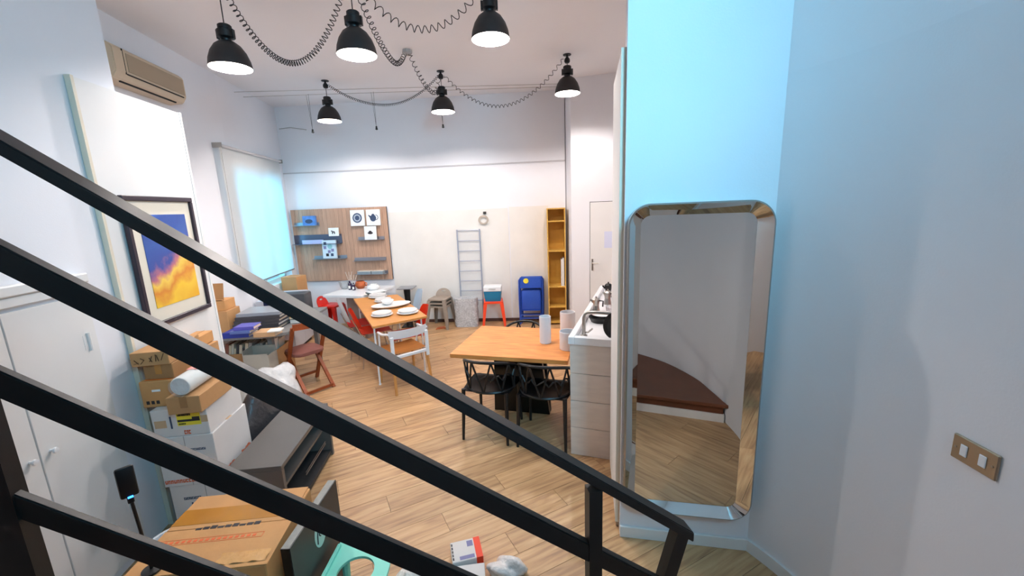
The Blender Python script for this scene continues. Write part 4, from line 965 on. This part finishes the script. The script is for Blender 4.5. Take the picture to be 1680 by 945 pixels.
def glyphs(o, x0, x1, z0, z1, y, m_, n, nm='lettering'):
    mb = MB(); s_ = (x1-x0)/n
    for i in range(n):
        a = x0+i*s_; k = random.choice((0, 1, 2)); mb.box(a, a+s_*.28, y-.0012, y, z0, z1)
        if k != 1: mb.box(a, a+s_*.8, y-.0012, y, z0, z0+(z1-z0)*.28)
        if k != 2: mb.box(a, a+s_*.8, y-.0012, y, z1-(z1-z0)*.28, z1)
        if k: mb.box(a+s_*.55, a+s_*.8, y-.0012, y, z0, z1)
    return mb.build(nm, m_, o)
def side_print(o, w_, d_, h_):      # orange band on the side facing the room
    for a, b_ in ((-.85, -.15), (.3, .9)):
        mb = MB(); n_ = 9; s_ = (b_-a)*d_/n_
        for i in range(n_): mb.box(w_, w_+.0012, a*d_+i*s_, a*d_+i*s_+s_*.7, .022, .022+random.choice((.02, .026, .03)))
        mb.build('orange_lettering', print_o, o)
    MB().box(w_, w_+.001, -.12*d_, .28*d_, .03, .034).build('orange_line', print_o, o)
def deco_mid(o, w_, d_, h_):
    y = -d_; glyphs(o, w_*.05, w_*.68, h_*.7, h_*.745, y, print_b, 11); pr(o, w_*.3, w_*.36, h_*.54, h_*.63, y, print_b, 'arrow_mark'); glyphs(o, w_*.1, w_*.75, h_*.44, h_*.465, y, print_v, 14); glyphs(o, w_*.34, w_*.66, h_*.3, h_*.36, y, print_k, 4)
    glyphs(o, -w_*.95, w_*.9, .022, .045, y, print_o, 18, 'orange_lettering'); pr(o, -w_*.01, w_*.006, 0, h_, y, mat('carton_edge', (150, 144, 142), .7), 'side_seam'); side_print(o, w_, d_, h_)
def deco_low(o, w_, d_, h_):
    y = -d_; glyphs(o, -w_*.55, w_*.1, h_*.72, h_*.765, y, print_b, 11); pr(o, -w_*.3, -w_*.24, h_*.56, h_*.66, y, print_b, 'arrow_mark'); glyphs(o, -w_*.5, w_*.15, h_*.46, h_*.49, y, print_v, 14); glyphs(o, -w_*.3, w_*.0, h_*.34, h_*.40, y, print_k, 4); glyphs(o, -w_*.9, w_*.9, .05, .075, y, print_o, 16, 'orange_lettering'); pr(o, w_*.3, w_*.315, 0, h_, y, mat('carton_edge', (150, 144, 142), .7), 'side_seam')
def deco_top(o, w_, d_, h_):
    y = -d_; pr(o, -w_*.1, w_*.75, h_*.38, h_*.99, y, yellow_m, 'yellow_label')
    y2 = y-.0012; MB().box(-w_*.08, w_*.72, y2-.001, y2, h_*.52, h_*.6).box(w_*.45, w_*.72, y2-.001, y2, h_*.58, h_*.68).build('black_bar', print_k, o); glyphs(o, -w_*.06, w_*.42, h_*.74, h_*.88, y2, print_k, 12, 'barcode'); glyphs(o, -w_*.05, w_*.2, h_*.42, h_*.47, y2, print_k, 6)
    pr(o, w_*.75, w_*1.0, h_*.45, h_*.7, y, tape_p, 'tape_end'); pr(o, -w_*.92, -w_*.5, h_*.35, h_*.62, y, tape_p, 'tape_end'); glyphs(o, w_*.08, w_*.32, h_*.05, h_*.2, y, print_o, 3, 'orange_mark'); pr(o, -w_*.36, -w_*.3, h_*.3, h_*.75, y, print_b, 'vertical_lettering')
wcarton('white carton at the bottom of the stack, printed with small black marks', -.31, -.0, .01, .40, 0, .375, deco_low)
wcarton('white carton in the middle of the stack with orange lettering along its foot', -.325, .0, 0, .40, .376, .708, deco_mid)
wcarton('white carton with a yellow shipping label on top of the white stack', -.32, -.012, .005, .39, .709, .885, deco_top)
# ------------------------------------------------------------------ brown cartons and tube on the stack
def carton(lab, M_, w_, d_, h_, m_, seam=True, deco=None):
    o = thing('brown_carton', lab, 'box', M=M_)
    top_ = o; o = MB().box(0, w_, 0, d_, 0, h_, bev=.003).build('carton_body', m_, o)
    if seam: MB().box(w_*.47, w_*.53, -.0005, d_+.0005, h_+.0003, h_+.0012).build('tape_strip', tape_m if m_ is card_o else tape_p, o); MB().box(w_*.4, w_*.62, -.0012, 0, h_*.35, h_+.0008).build('tape_end', card_d if m_ is card_m else tape_m, o)
    if deco: deco(o, w_, d_, h_)
    return top_
def bx(x, y, z, rz=0, rx=0): return bxM @ Matrix.Translation((x, y, z)) @ rotz(math.radians(rz)) @ Matrix.Rotation(math.radians(rx), 4, 'X')
def dc_label(o, w_, d_, h_):
    pr(o, w_*.3, w_*.52, h_*.6, h_*.68, -.0, white_card, 'white_label')
    for k in range(3): pr(o, w_*(.1+.13*k), w_*(.18+.13*k), h_*.12, h_*.25, 0, print_k, 'handling_mark')
    MB().box(w_*.1, w_*.8, d_*.06, d_*.42, h_+.0002, h_+.0012).build('orange_label', orange_lab, o); glyph = MB()
    for k in range(7): glyph.box(w_*(.3+.06*k), w_*(.33+.06*k), d_*.1, d_*.22, h_+.0012, h_+.0016)
    glyph.build('label_lettering', print_k, o)
def dc_hand(o, w_, d_, h_):
    mb = MB()
    for k, (x, z, x2, z2) in enumerate(((.08, .2, .2, .3), (.2, .2, .1, .5), (.26, .2, .36, .45), (.36, .45, .27, .6), (.5, .3, .58, .7), (.56, .28, .5, .6), (.66, .3, .68, .8), (.74, .3, .7, .75), (.8, .35, .9, .85))):
        mb.bar((w_*x, -.001, h_*z), (w_*x2, -.001, h_*z2), .002, .006, up=(0, 1, 0))
    mb.build('handwriting', mat('brown_ink', (92, 58, 40), .7), o)
carton('small brown carton overhanging the yellow-labelled white carton', bx(-.165, -.075, .887, 0), .18, .33, .105, card_m)
carton('tan carton with a white label and an orange sticker on the white stack', bx(-.385, .06, .887, 0), .212, .33, .165, card_o, False, dc_label)
carton('dented brown carton between the tan carton and the one with handwriting', bx(-.365, .09, 1.0535, -2), .165, .25, .095, card_d)
carton('long brown carton with handwriting at the top of the carton pile', bx(-.40, .06, 1.1495, 3), .20, .34, .085, card_m, False, dc_hand)
carton('tall brown carton standing on the floor behind the white stack', bx(-.43, .42, 0, 0), .125, .33, .955, card_m)
carton('flat brown carton lying below the framed picture', bx(-.435, .41, 0.957, 0), .13, .35, .125, card_m)
carton('long slim carton lying tilted under the framed picture', bx(-.43, .38, 1.086, 2), .11, .38, .08, card_o)
tb = thing('wrapped_roll', 'clear-wrapped white paper roll lying on the small brown carton', 'roll', M=bx(-.075, -.12, 1.058, 4))
cyl = Matrix.Rotation(math.radians(-90), 4, 'X')
MB().lathe([(0, 0), (.052, 0), (.056, .006), (.056, .42), (0, .42)], 28, cyl).build('roll', paper_m, tb, smooth=True); MB().lathe([(.057, -.012), (.059, 0), (.059, .40), (.0575, .40)], 28, cyl).build('film', plastic_film, tb, smooth=True)
MB().lathe([(0, -.004), (.05, -.002), (.05, .0)], 28, cyl).build('end_disc', crumple_m, tb); MB().box(-.03, .03, .12, .22, .0565, .058).build('red_mark', mat('pink_print', (226, 150, 140), .6), tb)
tb.matrix_world = bx(-.082, -.06, .992+.0592, 0)

# ------------------------------------------------------------------ black bag between cartons and desk
def blob(name, lab, cat, loc, sx, sy, sz, m_, seed, par=None, rough=.16):
    bm = bmesh.new(); bmesh.ops.create_icosphere(bm, subdivisions=4, radius=1); rnd = random.Random(seed); ks = [(Vector((rnd.uniform(-3, 3), rnd.uniform(-3, 3), rnd.uniform(-3, 3))), rnd.uniform(0, 6)) for _ in range(9)]
    for v in bm.verts:
        d = 1+rough*sum(math.sin(k.dot(v.co)*1.8+p) for k, p in ks)/4+rough*.35*sum(abs(math.sin(k.dot(v.co)*3.3+p)) for k, p in ks[:4])/4; c = v.co*d; z = max(c.z, -.72); v.co = Vector((c.x*sx, c.y*sy, (z+.72)/1.72*sz))
    mb = MB(); mb.bm = bm; o = mb.build(name, m_, smooth=True, ang=80, M=Matrix.Translation(loc)); return tag(o, lab, cat)
blob('bin_bag', 'dark crumpled bin bag between the white cartons and the desk', 'bag', (-2.055, 3.02, 0), .14, .24, .62, darkbag_m, 3)

# ------------------------------------------------------------------ grey desk heaped with books
dk_ = thing('work_desk', 'grey desk piled with books and portfolios by the window wall', 'desk', (-2.95, 4.1, 0))
dq = [(-.47, .0), (.36, .09), (.48, .2), (.40, 1.35), (-.58, 1.24)]
MB().prism(dq, .72, .752, bev=.003).build('desk_top', grey_desk, dk_)
for x, y in ((-.4, .22), (.21, .3), (.28, 1.2), (-.48, 1.1)): MB().box(x-.025, x+.025, y-.025, y+.025, 0, .72).build('leg', grey_desk, dk_)
def book(lab, px_, py_, z, w_, d_, h_, rz, m_, name='book', cat='book', grp='books on the grey desk'):
    p = pz(px_, py_, z); o = thing(name, lab, cat, M=Matrix.Translation((p.x, p.y, z)) @ rotz(math.radians(rz)), group=grp)
    c = .004
    MB().box(0, w_, 0, d_, 0, c).box(0, w_, 0, d_, h_-c, h_).box(0, w_, 0, c, c, h_-c).build('cover', m_, o); MB().box(.006, w_-.006, c, d_-.005, c, h_-c).build('pages', pages_m, o); return o
T = .753
book('thick blue book at the bottom of the pile at the desk edge', 366, 556, T, .26, .2, .058, 5, blue_book)
book('white and blue book lying on the thick blue book', 377, 549, T+.06, .2, .18, .03, 4, mat('pale_blue_cover', (90, 110, 170), .4))
book('slim violet-blue book on top of the blue pile', 383, 543, T+.092, .2, .17, .035, 6, mat('violet_cover', (84, 80, 170), .4))
o = book('thick tan book beside the blue pile', 416, 554, T, .22, .17, .05, 4, tan_book)
book('open pale magazine at the front corner of the desk', 438, 546, T+.051, .13, .12, .012, 12, paper_m)
p = pz(386, 532, T)
for i in range(5):
    q_ = thing('portfolio_folder', ('lowest', 'second', 'middle', 'upper', 'topmost')[i]+' large dark portfolio folder in the pile on the desk', 'folder', M=Matrix.Translation((-3.13+.01*i, 4.36+.012*i, T+.0+.038*i)) @ rotz(math.radians(3+1.5*i)), group='dark portfolios on the desk')
    MB().box(0, .50-.01*i, 0, .36, 0, .006).box(0, .50-.01*i, 0, .36, .03, .036).box(0, .5-.01*i, 0, .006, .006, .03).build('cover', dkport if i != 4 else mat('grey_folder', (150, 152, 158), .4), q_); MB().box(.01, .485-.01*i, .007, .345, .006, .03).build('sheets', (pages_m, paper_m)[i % 2], q_)
nv = thing('navy_case', 'dark navy carry case with blue straps standing behind the portfolios', 'case', M=Matrix.Translation((-3.05, 4.88, T)) @ rotz(math.radians(2)))
MB().box(0, .5, 0, .2, 0, .30, bev=.02, seg=2).build('case_body', mat('charcoal_case', (54, 56, 62), .5), nv, smooth=True); MB().box(-.004, .05, -.006, .206, 0, .304).build('strap', navy_m, nv); MB().box(.0, .03, -.009, -.006, .1, .16).build('strap_tag', paper_m, nv)
for i, (x, y, z, w_, d_, h_, m_, lab) in enumerate(((-2.62, 4.62, T, .13, .2, .05, mat('dark_blue_cover', (30, 40, 70), .4), 'dark blue book at the back right of the desk'), (-2.62, 4.62, T+.052, .14, .2, .022, bookcase_m, 'yellow-brown book on the dark blue one'), (-2.58, 4.60, T+.076, .12, .18, .016, tan_book, 'thin tan book at the top of the right desk pile'))):
    o = thing('book', lab, 'book', M=Matrix.Translation((x, y, z)) @ rotz(math.radians(8+5*i)), group='books on the grey desk'); MB().box(0, w_, 0, d_, 0, .003).box(0, w_, 0, d_, h_-.003, h_).box(0, .003, 0, d_, .003, h_-.003).build('cover', m_, o); MB().box(.003, w_-.004, .004, d_-.004, .003, h_-.003).build('pages', paper_m, o)
# cartons on the desk against the wall
def dcart(lab, x, y, z, w_, d_, h_, rz, m_): return carton(lab, Matrix.Translation((x, y, z)) @ rotz(math.radians(rz)), w_, d_, h_, m_, False)
dcart('upright brown carton at the wall end of the desk', -3.40, 4.34, T, .25, .26, .24, 6, card_m)
dcart('pale brown carton in the middle of the desk carton stack', -3.385, 4.36, T+.242, .21, .22, .11, 8, card_o)
o = thing('carton_flap', 'dark brown folded cardboard sheet leaning on the wall over the desk cartons', 'cardboard', M=Matrix.Translation((-3.37, 4.40, T+.354)) @ rotz(math.radians(4)) @ Matrix.Rotation(math.radians(-12), 4, 'X'))
MB().box(0, .17, 0, .012, 0, .19).build('sheet', card_d, o); MB().box(0, .17, -.03, .012, 0, .012).build('folded_foot', card_m, o)
# under the desk: crates of books
cr = thing('open_book_carton', 'open brown carton on the floor under the desk holding upright books', 'box', M=Matrix.Translation((-3.40, 4.43, .262)) @ rotz(math.radians(6)))
W_, D_, H_ = .63, .42, .2
carton('wide brown carton on the floor carrying the open book carton', Matrix.Translation((-3.42, 4.44, 0)) @ rotz(math.radians(6)), .66, .44, .26, card_d)
MB().box(0, W_, 0, D_, 0, .008).build('base', card_d, cr)
for x0, x1, y0, y1 in ((0, W_, 0, .008), (0, W_, D_-.008, D_), (0, .008, .008, D_-.008), (W_-.008, W_, .008, D_-.008)): MB().box(x0, x1, y0, y1, .008, H_).build('wall', card_m, cr)
rb = random.Random(5); cols = [paper_m, pages_m, tan_book, mat('ivory_cover', (222, 212, 196), .6), mat('grey_cover', (168, 162, 156), .6), mat('rust_cover', (168, 104, 84), .6), dkport]
adj = ['white', 'cream', 'tan', 'ivory', 'grey', 'rust', 'dark']
x = .014; i = 0
while x < .54:
    t_ = rb.uniform(.018, .034); k = rb.randrange(7)
    for rowi in (0, 1):
        hh_ = rb.uniform(.25, .32); o = thing('upright_book', adj[(k+rowi*3) % 7]+' covered upright book wedged in the open carton under the desk', 'book', M=cr.matrix_world @ Matrix.Translation((0, 0, 0)), group='upright books in the carton under the desk')
        o.matrix_world = Matrix.Translation((-3.40, 4.43, .262)) @ rotz(math.radians(6)) @ Matrix.Translation((x, .02+rowi*.2, .0145)) @ Matrix.Rotation(math.radians(10), 4, 'Y')
        MB().box(0, .003, 0, .17, 0, hh_).box(t_-.003, t_, 0, .17, 0, hh_).box(.003, t_-.003, 0, .003, 0, hh_).build('cover', cols[(k+rowi*3) % 7], o); MB().box(.003, t_-.003, .003, .165, .002, hh_-.004).build('pages', paper_m, o)
    x += t_+.006; i += 1
cg = thing('grey_archive_box', 'open grey cardboard archive box among the books under the desk', 'box', M=Matrix.Translation((-2.915, 4.15, .29)) @ rotz(math.radians(5)))
carton('brown carton on the floor carrying the grey archive box', Matrix.Translation((-2.92, 4.145, 0)) @ rotz(math.radians(5)), .27, .21, .288, card_d)
MB().box(0, .26, 0, .2, 0, .01).box(0, .008, 0, .2, .01, .3).box(.252, .26, 0, .2, .01, .24).box(.008, .252, 0, .008, .01, .26).box(.008, .252, .192, .2, .01, .3).build('box_body', mat('grey_board', (176, 166, 152), .7, var=.05), cg)
blob('carrier_bag', 'crumpled grey-white plastic bag on the floor by the brown folding chair', 'bag', (-2.50, 3.98, 0), .20, .18, .45, crumple_m, 11, rough=.34)
blob('paper_bag', 'crumpled white paper bag heaped before the book carton', 'bag', (-2.88, 3.95, 0), .12, .12, .44, mat('crumpled_paper', (226, 216, 206), .6, var=.08, scale=9, bump=.7, bscale=12), 21)
dcart('tall brown carton standing below the window by the far corner', -3.745, 6.53, 0, .27, .26, 1.02, -8, card_m)
o = thing('low_cabinet', 'low grey cabinet below the blind, its top lit blue by the window', 'cabinet', M=frame(ac_at(5.62, .48), LD)); MB().box(0, .78, 0, .44, .06, .82, bev=.004).build('cabinet_body', mat('pale_grey_cabinet', (196, 196, 204), .4), o); MB().box(.03, .75, .03, .43, 0, .06).build('plinth', dkin_m, o); MB().box(.002, .388, -.016, 0, .07, .81).build('door', mat('pale_grey_cabinet', (196, 196, 204), .4), o); MB().box(.392, .778, -.016, 0, .07, .81).build('door', mat('pale_grey_cabinet', (196, 196, 204), .4), o)

# ------------------------------------------------------------------ brown folding chair
fc = thing('wooden_folding_chair', 'brown wooden folding chair with padded seat beside the desk', 'chair', (-2.40, 4.46, 0), math.radians(-128+90))
fcM = frame((-2.395, 4.495, 0), Vector((.62, .78, 0)))      # local x along the width, y away from the front
fc.matrix_world = fcM
w2 = .185
for sx in (-1, 1):
    MB().bar((sx*w2, -.14, .80), (sx*w2, .27, 0.0), .024, .038, up=(1, 0, 0)).build('back_frame_leg', brown_wood, fc)
    MB().bar((sx*(w2-.03), .20, .45), (sx*(w2-.03), -.20, 0.0), .024, .036, up=(1, 0, 0)).build('front_frame_leg', brown_wood, fc)
g = [(-w2+.0+2*w2*i/8, -.14-.05*math.sin(math.pi*i/8), .80) for i in range(9)]
mb = MB()
for a, b_ in zip(g, g[1:]): mb.bar((a[0], a[1], .80), (b_[0], b_[1], .80), .022, .07)
mb.build('back_rest', brown_wood, fc)
MB().bar((-w2+.03, -.185, .03), (w2-.03, -.185, .03), .02, .03).build('front_stretcher', brown_wood, fc); MB().bar((-w2, .22, .10), (w2, .22, .10), .02, .03).build('rear_stretcher', brown_wood, fc)
MB().prism(rrect(-.17, .17, -.10, .26, .08, 6), .43, .47, bev=.012).build('seat_pad', seat_cloth, fc, smooth=True)

# ------------------------------------------------------------------ foreground: big worn carton, dark board, mint stool, parcels
gb_ = thing('worn_carton', 'large worn brown carton with glossy brown tape in front of the media unit', 'box', M=frame((-1.60, 1.38, 0), (1, .06, 0)))
gb_.matrix_world = frame((-1.605, 1.375, 0), Vector((1, .09, 0)))
BW, BD, BH = .55, .475, .60
MB().box(0, BW, 0, BD, 0, BH-.006, bev=.004).build('carton_body', card_o, gb_)
MB().box(-.004, BW+.006, .0, BD*.52, BH-.006, BH, bev=.0015).build('top_flap', card_o, gb_); MB().box(0, BW-.01, BD*.525, BD+.004, BH-.006, BH, bev=.0015).build('top_flap', card_o, gb_)
MB().box(-.0, BW, BD*.58, BD*.80, BH, BH+.0012).build('tape_strip', tape_m, gb_)
mb = MB()
for k in range(9): mb.box(.13+.032*k, .156+.032*k, BD*.50, BD*.50+.012+.004*(k % 3), BH, BH+.001)
mb.build('black_lettering', print_k, gb_)
mb = MB()
for x0, x1, y0, y1 in ((.02, .46, .185, .187), (.02, .46, .157, .159), (.458, .46, .159, .185)): mb.box(x0, x1, y0, y1, BH, BH+.001)
for k in range(16): mb.box(.04+.025*k, .055+.025*k, .165, .179, BH, BH+.001)
mb.build('orange_lettering', print_o, gb_)
g = [[(.34+.2*i/8, .02+.06*j/4, BH+.003+.004*math.sin(i*2.3+j*1.7)) for i in range(9)] for j in range(5)]; MB().sheet(g).build('tape_patch', mat('clear_tape', (222, 164, 96), .2, bump=.12, bscale=30, coat=.6), gb_, smooth=True)
MB().box(.28, .36, BD*.9, BD*.94, BH, BH+.006).build('torn_patch', card_d, gb_)
bd = thing('dark_board', 'dark board with a pale green oval sticker standing against the worn carton', 'board', M=frame((-1.035, 1.50, 0), Vector((.02, 1, 0))))
MB().box(0, .445, -.035, 0, 0, .60).build('board_core', mat('board_edge_grey', (150, 146, 138), .6, var=.15, scale=30), bd); MB().box(-.002, .447, -.041, -.035, 0, .60).build('front_face', mat('dark_laminate', (52, 52, 52), .45, var=.06), bd); MB().box(-.004, -.0, -.037, 0, 0, .60).build('end_edge', black_plastic, bd)
st_ = [(.235+.055*math.cos(2*math.pi*i/28), .47+.075*math.sin(2*math.pi*i/28)) for i in range(28)]
MB().quad([(x, -.0422, z) for x, z in st_]).build('oval_sticker', mat('pale_mint_sticker', (176, 214, 204), .4), bd)
mb = MB()
for P in ([(.20, .43), (.205, .47), (.215, .50), (.225, .49)], [(.225, .49), (.222, .46), (.232, .45)], [(.245, .45), (.243, .49), (.258, .50)], [(.26, .455), (.268, .46), (.27, .49), (.262, .495)]): mb.tube([(x, -.0432, z) for x, z in P], .003, 5)
mb.build('sticker_script', print_k, bd)
# mint stool: square seat with a big round hole
ms = thing('mint_stool', 'mint green plastic stool with a big round hole in its seat beside the dark board', 'stool', M=frame((-.965, 1.455, 0), Vector((1, -.02, 0))))
out = [(0, 0), (.31, 0)] + [(.12+.19*math.cos(math.pi/2*i/8), .22+.19*math.sin(math.pi/2*i/8)) for i in range(9)] + [(0, .41)]
mb = MB(); bm = mb.bm; es = []
for loop in (out, [(.15+.088*math.cos(2*math.pi*i/32), .215+.088*math.sin(2*math.pi*i/32)) for i in range(32)]):
    vs_ = [bm.verts.new((x, y, .30)) for x, y in loop]; es += [bm.edges.new((vs_[i], vs_[(i+1) % len(vs_)])) for i in range(len(vs_))]
bmesh.ops.triangle_fill(bm, use_beauty=True, use_dissolve=False, edges=es); bmesh.ops.solidify(bm, geom=bm.faces[:], thickness=.014); mb.build('seat', mint_m, ms)
MB().box(.0, .018, .05, .37, .29, .318, bev=.004).build('seat_ridge', mint_m, ms)
for x, y in ((.03, .04), (.27, .04), (.265, .25), (.03, .37)): MB().tube([(x, y, .29), (x+.02*(1 if x > .1 else -.5), y, 0)], .024, 8, r2=.016).build('leg', mint_m, ms, smooth=True)
def parcel(lab, p, rz, w_, d_, h_, m_, deco=None, name='parcel'):
    o = thing(name, lab, 'parcel', M=Matrix.Translation(p) @ rotz(math.radians(rz))); MB().box(0, w_, 0, d_, 0, h_, bev=.003).build('box_body', m_, o)
    if deco: deco(o, w_, d_, h_)
    return o
def dp(o, w_, d_, h_):
    MB().box(w_-.036, w_+.001, -.001, d_+.001, -.0, h_+.001, bev=.0005).build('red_orange_end', mat('signal_orange', (240, 66, 30), .5), o)
    mb = MB(); mb.box(w_*.55, w_*.75, d_*.62, d_*.9, h_, h_+.0008); mb.box(w_*.25, w_*.74, d_*.05, d_*.22, h_, h_+.0008); mb.build('grey_print', print_v, o)
    mb = MB()
    for k in range(5): mb.box(.004, .012, d_*(.1+.17*k), d_*(.22+.17*k), h_, h_+.0008)
    mb.build('black_lettering', print_k, o)
pA_ = pz(752, 938, .09)
parcel('white parcel box with a red-orange end lying on the oak floor', (-.385, 1.90, 0), 14, .17, .145, .09, wbox_m, dp, 'parcel_box')
parcel('plain white parcel box in front of the red-orange ended one', (-.40, 1.795, 0), 6, .20, .10, .075, wbox_m, None, 'parcel_box')
blob('bubble_wrap_parcel', 'small whitish bubble-wrapped parcel beside the red-orange ended box', 'parcel', (-.085, 1.915, 0), .10, .06, .085, mat('white_bubble_wrap', (236, 230, 226), .3, var=.1, scale=30, bump=.5, bscale=50, coat=.4), 31, rough=.26)
blob('wrapped_bundle', 'white film-wrapped bundle on the floor beyond the mint stool', 'parcel', (-.60, 1.865, 0), .085, .06, .09, mat('white_film', (228, 222, 216), .35, var=.15, scale=20, bump=.9, bscale=30), 41, rough=.1)
# small black device on a stalk standing on the worn carton
dp_ = at_depth(180, 806, 1.52)
dv = thing('device_on_stalk', 'small black device with a blue light on a slim stalk above the worn carton', 'device', M=frame(Vector((dp_.x+.02, dp_.y+.06, BH+.001)), Vector((.66, .75, 0))))
zt = dp_.z-BH
MB().lathe([(.035, 0), (.035, .008), (.008, .012), (0, .012)], 18).build('base', black_plastic, dv); MB().tube([(0, 0, .01), (-.005, 0, zt*.5), (-.01, 0, zt-.06)], .006, 8).build('stalk', black_plastic, dv, smooth=True)
MB().box(-.037, .019, -.009, .009, zt-.066, zt+.062, bev=.008, seg=2).build('device_body', black_plastic, dv, smooth=True); MB().box(-.02, .0, -.012, .012, zt-.09, zt-.066, bev=.003).build('collar', black_plastic, dv); MB().box(-.017, -.001, -.0105, -.0092, zt-.068, zt-.06).build('blue_light', blue_led, dv)
mb = MB(); cpos = pz(282, 872, .55)
g = [[(.16*math.cos(a)*(1-.05*j), .13*math.sin(a)*(1-.05*j), .5+.02*j) for a in [math.pi*(.15+.8*i/14) for i in range(15)]] for j in range(4)]
o = thing('white_tub', 'white curved plastic tub standing between the cupboards and the worn carton', 'tub', (-1.79, 1.80, 0))
MB().lathe([(0, 0), (.075, 0), (.085, .02), (.10, .38), (.105, .39), (.105, .40), (.09, .40), (.08, .03), (0, .02)], 32).build('tub_body', white_gloss, o, smooth=True)
blob('tub_filling', 'dark blue cloth heaped inside the white tub', 'cloth', (-1.79, 1.80, .025), .066, .066, .345, navy_m, 51, rough=.08)
